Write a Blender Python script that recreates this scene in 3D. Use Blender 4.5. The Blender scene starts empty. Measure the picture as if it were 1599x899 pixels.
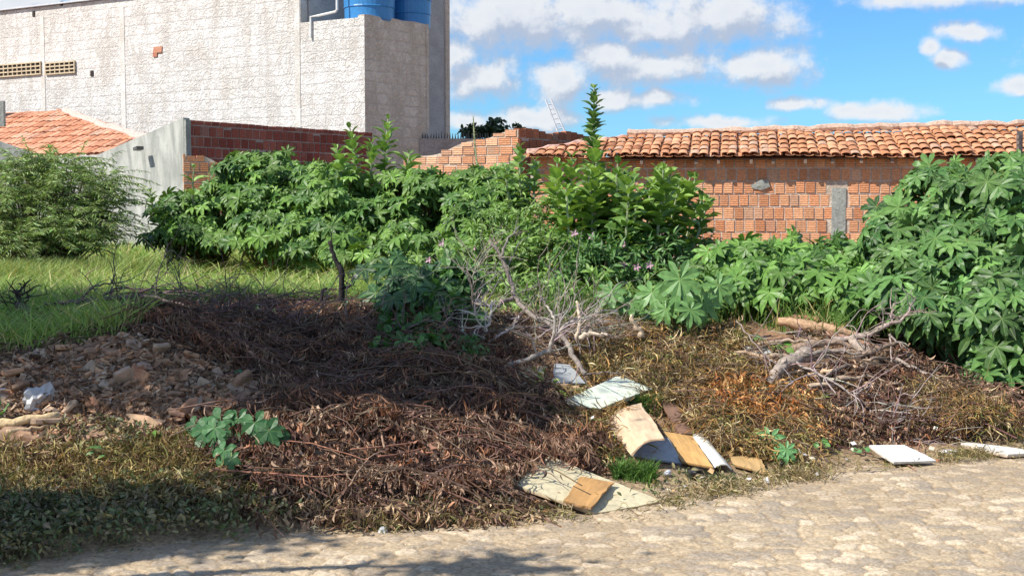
import bpy, math, random
import numpy as np
from math import radians as RAD, sin, cos, pi
random.seed(7)
rng = np.random.default_rng(11)
scene = bpy.context.scene
col = scene.collection

# ------------------------------------------------------------------ camera
EYE = 1.6; FPX = 2000.0; W0, H0 = 1599.0, 899.0; HOR = 320.0
PITCH = math.atan((H0/2-HOR)/FPX)
cd = bpy.data.cameras.new('camera'); cam = bpy.data.objects.new('camera', cd); col.objects.link(cam)
cd.sensor_width = 36; cd.lens = 36*FPX/W0; cd.clip_start = .1; cd.clip_end = 5000
cam.location = (0, 0, EYE); cam.rotation_euler = (pi/2-PITCH, 0, 0)
scene.camera = cam
scene.render.resolution_x = 1024; scene.render.resolution_y = 575
def ray(px, py):
    a = (px-W0/2)/FPX; b = (H0/2-py)/FPX
    return np.array([a, cos(PITCH)+b*sin(PITCH), -sin(PITCH)+b*cos(PITCH)])
def at(px, py, Y):                      # point seen at px,py lying Y metres ahead
    r = ray(px, py); t = Y/r[1]; return np.array([r[0]*t, Y, EYE+r[2]*t])
def atz(px, py, z):                     # point at height z
    r = ray(px, py); t = (z-EYE)/r[2]; return np.array([r[0]*t, r[1]*t, z])
def proj(P):
    P = np.asarray(P, float); d = P-np.array([0, 0, EYE])
    f = d[..., 1]*cos(PITCH)-d[..., 2]*sin(PITCH); u = d[..., 1]*sin(PITCH)+d[..., 2]*cos(PITCH)
    return W0/2+FPX*d[..., 0]/f, H0/2-FPX*u/f

# ------------------------------------------------------------------ sun, sky, exposure
SUN_AZ, SUN_EL = 62, 45                 # degrees to the left of straight behind the camera
S = np.array([-sin(RAD(SUN_AZ))*cos(RAD(SUN_EL)), -cos(RAD(SUN_AZ))*cos(RAD(SUN_EL)), sin(RAD(SUN_EL))])
sd = bpy.data.lights.new('sun', 'SUN'); sd.energy = 5.0; sd.angle = RAD(.5); sd.color = (1, .95, .87)
so = bpy.data.objects.new('sun', sd); col.objects.link(so)
so.rotation_euler = (pi/2-RAD(SUN_EL), 0, math.atan2(S[0], -S[1]))
scene.view_settings.view_transform = 'Standard'; scene.view_settings.look = 'None'
scene.view_settings.exposure = 0.38; scene.view_settings.gamma = 1
scene.view_settings.use_curve_mapping = False
world = bpy.data.worlds.new('World'); scene.world = world; world.use_nodes = True
wt = world.node_tree; wt.nodes.clear()
class NB:                                # tiny node helper
    def __init__(s, t): s.t = t
    def n(s, ty, **k):
        o = s.t.nodes.new(ty)
        for a, b in k.items(): setattr(o, a, b)
        return o
    def l(s, a, b): s.t.links.new(a, b)
    def put(s, v, sock):
        if hasattr(v, 'node'): s.l(v, sock)
        else: sock.default_value = v
    def m(s, op, a, b=None, c=None, clamp=False):
        o = s.n('ShaderNodeMath', operation=op, use_clamp=clamp); s.put(a, o.inputs[0])
        if b is not None: s.put(b, o.inputs[1])
        if c is not None: s.put(c, o.inputs[2])
        return o.outputs[0]
    def v(s, op, a, b=None):
        o = s.n('ShaderNodeVectorMath', operation=op); s.put(a, o.inputs[0])
        if b is not None: s.put(b, o.inputs[1])
        return o.outputs['Value'] if op in ('LENGTH', 'DOT_PRODUCT') else o.outputs[0]
    def ss(s, x, lo, hi, a=0., b=1.):
        o = s.n('ShaderNodeMapRange', interpolation_type='SMOOTHSTEP'); s.put(x, o.inputs[0])
        for i, q in enumerate((lo, hi, a, b)): s.put(q, o.inputs[i+1])
        return o.outputs[0]
    def mix(s, f, a, b, blend='MIX'):
        o = s.n('ShaderNodeMix', data_type='RGBA', blend_type=blend); s.put(f, o.inputs[0])
        for q, i in ((a, 6), (b, 7)):
            if not hasattr(q, 'node') and len(q) == 3: q = (*q, 1)
            s.put(q, o.inputs[i])
        return o.outputs[2]
    def noise(s, vec, scale, detail=4, rough=.55, dist=0., out=0):
        o = s.n('ShaderNodeTexNoise'); s.l(vec, o.inputs['Vector']) if vec is not None else None
        o.inputs['Scale'].default_value = scale; o.inputs['Detail'].default_value = detail
        o.inputs['Roughness'].default_value = rough; o.inputs['Distortion'].default_value = dist
        return o.outputs[out]
    def comb(s, x, y, z=0.):
        o = s.n('ShaderNodeCombineXYZ'); s.put(x, o.inputs[0]); s.put(y, o.inputs[1]); s.put(z, o.inputs[2]); return o.outputs[0]

def sky_dir(px, py):
    r = ray(px, py); r = r/np.linalg.norm(r); return math.atan2(r[0], r[1]), math.asin(r[2])
# clouds: centre and half size in degrees of azimuth / elevation
CL = [(930, 18, 235, 44), (1010, 40, 175, 32), (790, 30, 150, 40), (1120, 30, 85, 34), (755, 118, 56, 34), (712, 85, 36, 32), (878, 128, 50, 32),
      (950, 152, 44, 16), (1020, 102, 100, 34), (950, 82, 46, 24), (1190, 106, 74, 24), (830, 186, 72, 18), (1365, 176, 66, 12),
      (1320, 170, 26, 10), (1478, 92, 22, 13), (1512, 50, 40, 11), (1458, 72, 16, 12), (1594, 134, 32, 13), (1500, -4, 130, 14),
      (1030, 156, 52, 12), (1130, 190, 80, 10), (1250, 160, 34, 10), (30, 0, 90, 26), (720, 190, 40, 14),
      (1900, 60, 170, 40), (2300, 140, 200, 40), (-300, 60, 200, 60), (-700, 150, 200, 40), (500, -250, 300, 60), (1500, -300, 250, 60), (2800, -100, 300, 90)]
cg = bpy.data.node_groups.new('cloud_density', 'ShaderNodeTree')
cg.interface.new_socket('P', in_out='INPUT', socket_type='NodeSocketVector')
cg.interface.new_socket('D', in_out='OUTPUT', socket_type='NodeSocketFloat')
g = NB(cg); gi = g.n('NodeGroupInput'); go = g.n('NodeGroupOutput')
P0 = gi.outputs[0]
w1 = g.v('SUBTRACT', g.noise(P0, 26, 3, .5, out=1), (.5, .5, .5))
P1 = g.v('ADD', P0, g.v('MULTIPLY', w1, (.022, .014, 0)))
acc = None
for px, py, rx, ry in CL:
    a, e = sky_dir(px, py)
    d = g.v('LENGTH', g.v('MULTIPLY', g.v('SUBTRACT', P1, (a, e, 0)), (FPX/rx/1.22, FPX/ry/1.28, 0)))
    d = g.m('SUBTRACT', 1.0, d)
    acc = d if acc is None else g.m('SMOOTH_MAX', acc, d, .25)
f1 = g.m('SUBTRACT', g.noise(P0, 42, 9, .62), .5)
f2 = g.m('SUBTRACT', g.noise(P0, 11, 4, .5), .5)
sp_ = g.n('ShaderNodeSeparateXYZ'); g.l(P0, sp_.inputs[0])
away = g.ss(g.m('MAXIMUM', g.m('SUBTRACT', g.m('ABSOLUTE', sp_.outputs[0]), .50), g.m('SUBTRACT', sp_.outputs[1], .30)), 0, .18)
over = g.m('SUBTRACT', g.m('MULTIPLY', g.noise(P0, 2.6, 5, .6), 3.6), 1.75)      # unseen broken cloud added around the view to whiten the fill light
acc = g.m('MAXIMUM', acc, g.m('SUBTRACT', over, g.m('MULTIPLY', g.m('SUBTRACT', 1., away), 6.)))
g.l(g.m('ADD', acc, g.m('ADD', g.m('MULTIPLY', f1, 1.9), g.m('MULTIPLY', f2, 1.0))), go.inputs[0])
w = NB(wt)
tc = w.n('ShaderNodeTexCoord'); sx = w.n('ShaderNodeSeparateXYZ'); w.l(tc.outputs['Generated'], sx.inputs[0])
az = w.m('ARCTAN2', sx.outputs[0], sx.outputs[1]); el = w.m('ARCSINE', sx.outputs[2])
pv = w.comb(az, el)
def dens(vec):
    o = w.n('ShaderNodeGroup'); o.node_tree = cg; w.l(vec, o.inputs[0]); return o.outputs[0]
d0 = dens(pv); d1 = dens(w.v('ADD', pv, (-.008, .014, 0)))
alpha = w.ss(d0, -.28, .62)
thick = w.ss(d0, .5, 1.5)
lit = w.ss(w.m('SUBTRACT', d0, d1), -.34, .42)
sky = w.n('ShaderNodeTexSky', sky_type='NISHITA'); sky.sun_disc = False
sky.sun_elevation = RAD(SUN_EL); sky.sun_rotation = math.atan2(S[0], S[1]) % (2*pi)
sky.air_density = 1.0; sky.dust_density = .4; sky.ozone_density = 2.0; sky.altitude = 200
skyc = w.mix(1.0, sky.outputs[0], (.48, .88, 1.26, 1), 'MULTIPLY')
body = w.mix(lit, (3.9, 4.4, 5.4), (6.9, 7.0, 7.2))
body = w.mix(w.m('MULTIPLY', thick, .35), body, (4.7, 5.2, 6.2))
full = w.mix(w.m('MULTIPLY', alpha, .93), skyc, body)
bg = w.n('ShaderNodeBackground'); w.l(full, bg.inputs[0]); bg.inputs[1].default_value = .098
wo = w.n('ShaderNodeOutputWorld'); w.l(bg.outputs[0], wo.inputs[0])
world.cycles.sampling_method = 'MANUAL'; world.cycles.sample_map_resolution = 512

# ------------------------------------------------------------------ numpy value noise and terrain
def vnoise(x, y, sc, seed=0):
    x = np.asarray(x)*sc+seed*17.3; y = np.asarray(y)*sc+seed*9.1
    xi = np.floor(x).astype(np.int64); yi = np.floor(y).astype(np.int64); fx = x-xi; fy = y-yi
    def h(a, b):
        n = (a*374761393+b*668265263+seed*1013) & 0xffffffff
        n = ((n ^ (n >> 13))*1274126177) & 0xffffffff
        return ((n ^ (n >> 16)) & 0xffff)/65535.0
    fx = fx*fx*(3-2*fx); fy = fy*fy*(3-2*fy)
    return (h(xi, yi)*(1-fx)+h(xi+1, yi)*fx)*(1-fy)+(h(xi, yi+1)*(1-fx)+h(xi+1, yi+1)*fx)*fy
def fbm(x, y, sc, oct=4, seed=0):
    s = 0; a = 1; t = 0
    for i in range(oct): s = s+a*vnoise(x, y, sc*2**i, seed+i); t += a; a *= .5
    return s/t
def sstep(a, b, x): t = np.clip((x-a)/(b-a), 0, 1); return t*t*(3-2*t)
UA = np.array([.9, .437]); UA /= np.linalg.norm(UA); VA = np.array([-UA[1], UA[0]]); VC = 6.03
def uv_of(x, y): return UA[0]*x+UA[1]*y, VA[0]*x+VA[1]*y-VC
def xy_of(u, v): return UA[0]*u+VA[0]*(v+VC), UA[1]*u+VA[1]*(v+VC)
def terr(x, y):
    x = np.asarray(x, float); y = np.asarray(y, float); u, v = uv_of(x, y)
    rs = 1-.68*sstep(6.6, 8.6, u)*(1-sstep(5, 12, v))
    z = .60*sstep(-.15, 3.4, v)*rs
    def b(cx, cy, r, h): return h*np.exp(-((x-cx)**2+(y-cy)**2)/r**2)
    z = z+b(-2.4, 8.05, .62, .31)+b(-1.9, 7.75, .5, .10)+b(-1.0, 8.6, .9, .08)+b(-.3, 7.9, .7, .16)+b(2.6, 9.9, .9, .14)+b(-3.0, 7.3, .6, .08)+b(-1.2, 7.2, .7, .14)
    m = sstep(-.05, .6, v)
    z = z+m*((fbm(x, y, 1.2, 3, 3)-.5)*.16+(fbm(x, y, 6, 3, 5)-.5)*.07*(1-sstep(5, 9, v)))
    z = z-.03*(1-sstep(-.1, .25, v))
    return z
def T(x, y): return float(terr(x, y))
def G(px, py, up=0.):                   # where the sight line meets the ground
    r = ray(px, py); t = np.linspace(3.5, 60, 6000); X = r[0]*t; Y = r[1]*t; Z = EYE+r[2]*t
    k = np.nonzero(Z < terr(X, Y))[0]
    k = k[0] if len(k) else -1
    return np.array([X[k], Y[k], T(X[k], Y[k])+up])

# ------------------------------------------------------------------ mesh helpers
class Acc:
    def __init__(s): s.V = []; s.F = {3: [], 4: []}; s.C = []; s.A = []; s.n = 0
    def add(s, V, F, C=(1, 1, 1, 0), A=None):
        V = np.asarray(V, float).reshape(-1, 3)
        if isinstance(F, np.ndarray) or (len(F) and not isinstance(F[0], np.ndarray)):
            F = [F]
        for f in F:
            f = np.asarray(f, np.int64)
            if f.size: s.F[f.shape[1]].append(f+s.n)
        C = np.asarray(C, float)
        if C.ndim == 1: C = np.tile(C, (len(V), 1))
        if C.shape[1] == 3: C = np.hstack([C, np.zeros((len(C), 1))])
        s.V.append(V); s.C.append(C); s.A.append(V if A is None else np.asarray(A, float)); s.n += len(V); return s
    def build(s, name, mat, parent=None, smooth=False, origin=None):
        V = np.vstack(s.V); C = np.vstack(s.C); A = np.vstack(s.A)
        if parent is not None: V = V-np.array(parent.location)
        elif origin is not None: V = V-np.array(origin)
        f3 = np.vstack(s.F[3]) if s.F[3] else np.zeros((0, 3), int); f4 = np.vstack(s.F[4]) if s.F[4] else np.zeros((0, 4), int)
        me = bpy.data.meshes.new(name); me.vertices.add(len(V)); me.vertices.foreach_set('co', V.astype(np.float32).ravel())
        nl = f3.size+f4.size; me.loops.add(nl); me.polygons.add(len(f3)+len(f4))
        me.loops.foreach_set('vertex_index', np.concatenate([f3.ravel(), f4.ravel()]).astype(np.int32))
        me.polygons.foreach_set('loop_start', np.concatenate([np.arange(len(f3))*3, f3.size+np.arange(len(f4))*4]).astype(np.int32))
        me.polygons.foreach_set('use_smooth', np.full(len(f3)+len(f4), smooth))
        me.update(calc_edges=True)
        ca = me.color_attributes.new('Col', 'FLOAT_COLOR', 'POINT'); ca.data.foreach_set('color', C.astype(np.float32).ravel())
        aa = me.attributes.new('wuv', 'FLOAT_VECTOR', 'POINT'); aa.data.foreach_set('vector', A.astype(np.float32).ravel())
        me.validate(); me.materials.append(mat)
        o = bpy.data.objects.new(name, me); col.objects.link(o)
        if parent is not None: o.parent = parent
        elif origin is not None: o.location = origin
        return o
def tag(o, label=None, cat=None, group=None, kind=None):
    if label: o['label'] = label
    if cat: o['category'] = cat
    if group: o['group'] = group
    if kind: o['kind'] = kind
    return o
def thing(name, loc, label, cat, group=None):
    o = bpy.data.objects.new(name, None); col.objects.link(o); o.location = [float(q) for q in loc]
    o.empty_display_size = .1
    return tag(o, label, cat, group)
BOXF = np.array([[0, 3, 2, 1], [4, 5, 6, 7], [0, 1, 5, 4], [1, 2, 6, 5], [2, 3, 7, 6], [3, 0, 4, 7]])
def box8(acc, c, X, Y, Z, colr=(1, 1, 1)):   # centre and three half axes
    c, X, Y, Z = (np.asarray(q, float) for q in (c, X, Y, Z))
    acc.add([c-X-Y-Z, c+X-Y-Z, c+X+Y-Z, c-X+Y-Z, c-X-Y+Z, c+X-Y+Z, c+X+Y+Z, c-X+Y+Z], BOXF, colr)
def tube(acc, P, R, sides=6, colr=(1, 1, 1), cap=True):
    P = np.asarray(P, float); n = len(P); R = np.broadcast_to(np.asarray(R, float), (n,))
    Tn = np.gradient(P, axis=0); Tn /= np.linalg.norm(Tn, axis=1)[:, None]+1e-9
    a = np.array([0, 0, 1.]) if abs(Tn[0][2]) < .9 else np.array([1., 0, 0])
    V = []
    for i in range(n):
        x = np.cross(Tn[i], a); x /= np.linalg.norm(x)+1e-9; y = np.cross(x, Tn[i]); a = y
        th = np.arange(sides)*2*pi/sides
        V.append(P[i]+R[i]*(np.cos(th)[:, None]*x+np.sin(th)[:, None]*y))
    V = np.vstack(V); F = []
    for i in range(n-1):
        for k in range(sides):
            k2 = (k+1) % sides; F.append([i*sides+k, i*sides+k2, (i+1)*sides+k2, (i+1)*sides+k])
    F3 = []
    if cap:
        V = np.vstack([V, P[0], P[-1]]); m = n*sides
        for k in range(sides):
            F3.append([m, (k+1) % sides, k]); F3.append([m+1, (n-1)*sides+k, (n-1)*sides+(k+1) % sides])
    fs = [np.array(F)]+([np.array(F3)] if F3 else [])
    acc.add(V, fs, colr)
def smooth_path(K, n=6):
    K = np.asarray(K, float); out = []
    Q = np.vstack([2*K[0]-K[1], K, 2*K[-1]-K[-2]])
    for i in range(1, len(Q)-2):
        for t in np.linspace(0, 1, n, endpoint=False):
            out.append(.5*((2*Q[i])+(-Q[i-1]+Q[i+1])*t+(2*Q[i-1]-5*Q[i]+4*Q[i+1]-Q[i+2])*t*t+(-Q[i-1]+3*Q[i]-3*Q[i+1]+Q[i+2])*t**3))
    out.append(K[-1]); return np.array(out)
def norm(a): a = np.asarray(a, float); return a/(np.linalg.norm(a, axis=-1, keepdims=True)+1e-9)
def jit(c, n, s=.2, hs=.08):
    c = np.asarray(c, float); k = 1+rng.normal(0, s, (n, 1)); h = 1+rng.normal(0, hs, (n, 3))
    return np.clip(c*np.clip(k, .3, 2)*h, .003, .95)

# ------------------------------------------------------------------ materials
def mat_new(name):
    m = bpy.data.materials.new(name); m.use_nodes = True; t = m.node_tree; t.nodes.clear(); b = NB(t)
    out = b.n('ShaderNodeOutputMaterial'); p = b.n('ShaderNodeBsdfPrincipled'); b.l(p.outputs[0], out.inputs[0]); return m, b, p, out
def attr(b, name='Col', o='Color'):
    a = b.n('ShaderNodeAttribute'); a.attribute_name = name; return a.outputs[o]
def bump(b, p, h, strength=.5, dist=.01):
    n = b.n('ShaderNodeBump'); n.inputs['Strength'].default_value = strength; n.inputs['Distance'].default_value = dist
    b.l(h, n.inputs['Height']); b.l(n.outputs[0], p.inputs['Normal'])
def mat_col(name, rough=.85, nscale=30, namt=.35, bs=.4, bd=.005, transl=0., spec=.3, detail=5, vein=None):
    m, b, p, out = mat_new(name); c = attr(b); tcn = b.n('ShaderNodeTexCoord').outputs['Object']
    n = b.noise(tcn, nscale, detail)
    k = b.ss(n, .25, .75, 1-namt, 1+namt); kk = b.comb(k, k, k)
    c2 = b.mix(1., c, kk, 'MULTIPLY')
    if vein:
        al = attr(b, 'Col', 'Alpha'); c2 = b.mix(b.ss(al, .86, 1.0, 0, .75), c2, vein)
    b.l(c2, p.inputs['Base Color']); p.inputs['Roughness'].default_value = rough; p.inputs['Specular IOR Level'].default_value = spec
    if bs: bump(b, p, n, bs, bd)
    if transl:
        tr = b.n('ShaderNodeBsdfTranslucent'); b.l(b.mix(1., c2, (1.25, 1.3, .6, 1), 'MULTIPLY'), tr.inputs[0])
        mx = b.n('ShaderNodeMixShader'); mx.inputs[0].default_value = transl
        b.l(p.outputs[0], mx.inputs[1]); b.l(tr.outputs[0], mx.inputs[2]); b.l(mx.outputs[0], out.inputs[0])
    return m
M_leaf = mat_col('castor_leaf', .44, 18, .25, .3, .004, .16, .32, vein=(.20, .30, .08))
M_leaf2 = mat_col('broad_leaf', .48, 14, .18, .2, .004, .22, .45, vein=(.30, .40, .18))
M_blade = mat_col('grass_blade', .6, 9, .25, 0, 0, .3, .3)
M_dry = mat_col('dry_leaf', .75, 40, .3, .3, .003, .08, .25)
M_bark = mat_col('bark', .9, 38, .4, .8, .006, 0, .15)
M_wood = mat_col('cut_wood', .8, 22, .2, .3, .003, 0, .2)
M_soil = mat_col('soil', .95, 45, .45, .9, .012, 0, .1, 8)
M_rub = mat_col('rubble', .92, 26, .3, .6, .008, 0, .15)
M_plastic = mat_col('plastic', .3, 12, .08, .1, .003, 0, .5)
M_metal = mat_col('metal', .5, 20, .15, .1, .002, 0, .5)
def mat_road():
    m, b, p, out = mat_new('paving_stone'); c = attr(b); t = b.n('ShaderNodeTexCoord').outputs['Object']
    n1 = b.noise(t, 55, 7, .65); n2 = b.noise(t, 9, 5, .6)
    k = b.ss(n1, .3, .72, .68, 1.25); c2 = b.mix(1., c, b.comb(k, k, k), 'MULTIPLY')
    c3 = b.mix(b.ss(n2, .54, .75, 0, .4), c2, (.40, .29, .17))
    b.l(c3, p.inputs['Base Color']); p.inputs['Roughness'].default_value = .85; p.inputs['Specular IOR Level'].default_value = .2
    bump(b, p, n1, .7, .006); return m
M_road = mat_road()
def mat_brick():
    m, b, p, out = mat_new('fired_brick'); c = attr(b); a = attr(b, 'wuv', 'Vector')
    n1 = b.noise(a, 30, 5, .6); n2 = b.noise(a, 3.0, 4, .6)
    sp = b.n('ShaderNodeSeparateXYZ'); b.l(a, sp.inputs[0])
    gr = b.m('SINE', b.m('MULTIPLY', sp.outputs[1], 2*pi/.034))       # extrusion grooves along the brick
    k = b.ss(n1, .3, .7, .8, 1.18); k = b.m('MULTIPLY', k, b.ss(gr, -1, 1, .90, 1.05))
    c2 = b.mix(1., c, b.comb(k, k, k), 'MULTIPLY')
    c3 = b.mix(b.ss(n2, .56, .75, 0, .45), c2, (.40, .30, .22))
    b.l(c3, p.inputs['Base Color']); p.inputs['Roughness'].default_value = .9; p.inputs['Specular IOR Level'].default_value = .15
    h = b.m('ADD', n1, b.m('MULTIPLY', gr, .45)); bump(b, p, h, .7, .008); return m
M_brick = mat_brick()
def mat_mortar(name, c1, c2):
    m, b, p, out = mat_new(name); a = attr(b, 'wuv', 'Vector')
    n1 = b.noise(a, 22, 6, .65); n2 = b.noise(a, 2.2, 4, .6)
    b.l(b.mix(b.ss(b.m('ADD', b.m('MULTIPLY', n1, .5), b.m('MULTIPLY', n2, .5)), .4, .62), c1, c2), p.inputs['Base Color'])
    p.inputs['Roughness'].default_value = .95; p.inputs['Specular IOR Level'].default_value = .1
    bump(b, p, n1, 1., .02); return m
M_mort = mat_mortar('mortar', (.46, .36, .28), (.68, .58, .48))
M_mortd = mat_mortar('dark_mortar', (.34, .27, .23), (.52, .43, .37))  # darker copy of the mortar, for the dark walls and the shaded return
M_conc = mat_mortar('grey_render', (.27, .28, .25), (.40, .41, .37))
def mat_stucco(name, tint=(1, 1, 1), stain=.5):
    m, b, p, out = mat_new(name); a = attr(b, 'wuv', 'Vector')
    wn = b.v('MULTIPLY', b.v('SUBTRACT', b.noise(a, 2.2, 3, .5, out=1), (.5, .5, .5)), (.35, .35, .35))
    aw = b.v('ADD', a, wn)
    sp = b.n('ShaderNodeSeparateXYZ'); b.l(b.v('ADD', a, b.v('MULTIPLY', wn, (.2, .2, .2))), sp.inputs[0])
    worm = b.m('ABSOLUTE', b.m('SUBTRACT', b.noise(aw, 6.5, 3, .55, 1.2), .5))       # trowelled swirls
    ridge = b.ss(worm, 0, .09)
    n1 = b.noise(a, 20, 6, .65)
    sawz = b.m('FRACT', b.m('DIVIDE', sp.outputs[1], .24)); course = b.m('MINIMUM', b.ss(sawz, 0, .18), b.ss(sawz, 1., .92))
    row = b.m('FLOOR', b.m('DIVIDE', sp.outputs[1], .24))
    sawx = b.m('FRACT', b.m('ADD', b.m('DIVIDE', sp.outputs[0], .5), b.m('MULTIPLY', row, .37))); vj = b.ss(b.m('ABSOLUTE', b.m('SUBTRACT', sawx, .5)), .5, .42)
    big = b.noise(a, .55, 5, .6); mid = b.noise(b.v('MULTIPLY', a, (1, .35, 1)), 2.4, 5, .65)
    base = b.mix(b.ss(mid, .35, .68), (.61*tint[0], .575*tint[1], .525*tint[2]), (.79*tint[0], .765*tint[1], .725*tint[2]))
    base = b.mix(b.m('MULTIPLY', b.ss(big, .52, .75), b.m('MULTIPLY', b.ss(n1, .3, .7, .4, 1.), stain)), base, (.52*tint[0], .45*tint[1], .36*tint[2]))
    base = b.mix(b.m('MULTIPLY', b.m('SUBTRACT', 1., ridge), .10), base, (.26*tint[0], .215*tint[1], .17*tint[2]))
    base = b.mix(b.m('MULTIPLY', b.m('SUBTRACT', 1., course), b.ss(mid, .4, .62, .02, .30)), base, (.28*tint[0], .24*tint[1], .2*tint[2]))
    streak = b.noise(b.v('MULTIPLY', a, (3.2, .22, 1)), 1.0, 5, .6, .4)
    base = b.mix(b.ss(streak, .55, .78, 0, .42), base, (.40*tint[0], .34*tint[1], .27*tint[2]))
    b.l(base, p.inputs['Base Color']); p.inputs['Roughness'].default_value = .95; p.inputs['Specular IOR Level'].default_value = .1
    h = b.m('ADD', b.m('MULTIPLY', ridge, .7), b.m('ADD', b.m('MULTIPLY', course, .28), b.m('ADD', b.m('MULTIPLY', n1, .8), b.m('MULTIPLY', vj, .3))))
    bump(b, p, h, .66, .028); return m
M_stucco = mat_stucco('rough_white_plaster')
M_stucco2 = mat_stucco('stained_shade_plaster', (1., .88, .77), .9)  # heavier stain, and the side faces' shade put into a browner tint
def mat_conc2():
    m, b, p, out = mat_new('smooth_cement'); a = attr(b, 'wuv', 'Vector')
    n1 = b.noise(b.v('MULTIPLY', a, (1.6, .5, 1)), 2.0, 6, .65, .6); n2 = b.noise(a, 14, 5, .6)
    c = b.mix(b.ss(n1, .35, .66), (.30, .31, .28), (.50, .50, .455)); c = b.mix(b.ss(n2, .58, .72, 0, .35), c, (.20, .20, .17))
    b.l(c, p.inputs['Base Color']); p.inputs['Roughness'].default_value = .92; p.inputs['Specular IOR Level'].default_value = .15
    bump(b, p, b.m('ADD', n2, n1), .4, .012); return m
M_cem = mat_conc2()
M_greyr = mat_mortar('smooth_grey_render', (.40, .38, .36), (.52, .50, .48))
M_conc2 = mat_mortar('pale_render', (.56, .52, .46), (.76, .73, .68))
M_tile = mat_col('clay_tile', .85, 16, .3, .5, .006, 0, .2)
M_board = mat_col('fibreboard', .75, 28, .14, .25, .003, 0, .25)
def mat_ply():
    m, b, p, out = mat_new('plywood'); c = attr(b); a = attr(b, 'wuv', 'Vector')
    n = b.noise(b.v('MULTIPLY', a, (3., 40., 1.)), 1.0, 5, .6, .8); n2 = b.noise(a, 6, 4)
    k = b.ss(n, .3, .7, .78, 1.12); k = b.m('MULTIPLY', k, b.ss(n2, .35, .7, .86, 1.08))
    b.l(b.mix(1., c, b.comb(k, k, k), 'MULTIPLY'), p.inputs['Base Color']); p.inputs['Roughness'].default_value = .7
    bump(b, p, n, .25, .003); return m
M_ply = mat_ply()

# ------------------------------------------------------------------ ground and road
def grid_sheet(name, us, vs, zf, cf, mat):
    U, Vv = np.meshgrid(us, vs, indexing='ij'); X, Y = xy_of(U, Vv); Z = zf(X, Y, U, Vv); n, m = U.shape
    V = np.stack([X, Y, Z], -1).reshape(-1, 3); idx = np.arange(n*m).reshape(n, m)
    F = np.stack([idx[:-1, :-1], idx[1:, :-1], idx[1:, 1:], idx[:-1, 1:]], -1).reshape(-1, 4)
    a = Acc(); a.add(V, F, cf(X, Y, U, Vv).reshape(-1, 3)); return a.build(name, mat, smooth=True)
def spaced(a, lo, hi, b, d, g=1.25):
    mid = list(np.arange(lo, hi, d)); L = []; x = lo; s = d
    while x > a: s *= g; x -= s; L.append(x)
    R = []; x = mid[-1]; s = d
    while x < b: s *= g; x += s; R.append(x)
    return np.array(L[::-1]+mid+R)
def in_poly(px, py, poly):
    r = np.zeros(np.shape(px), bool); n = len(poly)
    for i in range(n):
        x1, y1 = poly[i]; x2, y2 = poly[(i+1) % n]
        c = ((y1 > py) != (y2 > py)) & (px < (x2-x1)*(py-y1)/((y2-y1) if y2 != y1 else 1e-9)+x1); r ^= c
    return r
def wrand(i, j, k):
    n = (i*73856093 ^ j*19349663 ^ k*83492791) & 0xffffffff; n = ((n ^ (n >> 13))*1274126177) & 0xffffffff
    return ((n ^ (n >> 15)) & 0xffff)/65535.0
def stones(X, Y):
    cs = .094; gx = X/cs*.86; gy = Y/cs*1.1
    gx = gx+(fbm(X, Y, 7, 2, 41)-.5)*.7; gy = gy+(fbm(X, Y, 7, 2, 47)-.5)*.7
    ix = np.floor(gx).astype(np.int64); iy = np.floor(gy).astype(np.int64)
    d1 = np.full(X.shape, 9.); d2 = np.full(X.shape, 9.); c1 = np.zeros(X.shape); c2 = np.zeros(X.shape)
    for a in (-2, -1, 0, 1, 2):
        for b_ in (-2, -1, 0, 1, 2):
            cx = ix+a; cy = iy+b_; jx = cx+.08+.84*wrand(cx, cy, 1); jy = cy+.08+.84*wrand(cx, cy, 2)
            d = np.hypot(gx-jx, gy-jy); near = d < d1
            d2 = np.where(near, d1, np.minimum(d2, d)); c1 = np.where(near, wrand(cx, cy, 3), c1); c2 = np.where(near, wrand(cx, cy, 4), c2); d1 = np.where(near, d, d1)
    return d2-d1, c1, c2
def road_z(X, Y, U, V):
    e, c1, c2 = stones(X, Y); dirt = sstep(.50, .68, fbm(X, Y, 1.6, 4, 21))*.5+sstep(-.5, 0, V)*.5
    far = (np.abs(U-3.5) > 9) | (V < -6)
    st = sstep(0.02, .17, e)*(.007+.008*c1)*(1-np.clip(dirt, 0, .85))
    return np.where(far, 0, st+(fbm(X, Y, .7, 3, 8)-.5)*.03+(fbm(X, Y, 14, 3, 9)-.5)*.008)-.01
def road_c(X, Y, U, V):
    e, c1, c2 = stones(X, Y); joint = 1-sstep(.02, .15, e)
    A = np.array([.50, .39, .255]); B = np.array([.38, .31, .23]); Cc = np.array([.63, .51, .36]); D = np.array([.37, .27, .165])
    c = A+(B-A)*sstep(.35, .75, c2)[..., None]; c = c+(Cc-c)*(sstep(.72, .9, c1))[..., None]
    c = c*(.82+.36*fbm(X, Y, 5, 4, 33))[..., None]
    dirt = np.clip(sstep(.48, .68, fbm(X, Y, 1.6, 4, 21))*.5+sstep(-.6, .1, V)*.7, 0, 1)
    c = c+(D-c)*np.clip(joint*.85+dirt*.55, 0, 1)[..., None]; return c
us = spaced(-400, -.5, 7.6, 900, .0125, 1.22); vs = spaced(-400, -3.0, .30, .31, .0125, 1.22); vs = vs[vs < .33]
tag(grid_sheet('road', us, vs, road_z, road_c, M_road), 'pale tan irregular stone-paved road across the foreground', kind='structure')
def soil_c(X, Y, U, V):
    n = fbm(X, Y, 2.2, 5, 61); a = np.array([.20, .125, .075]); b_ = np.array([.33, .22, .13])
    c = a+(b_-a)*n[..., None]
    r = sstep(.45, -.1, V)[..., None]; c = c*(1-r)+np.array([.38, .29, .18])*r
    return c
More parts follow.
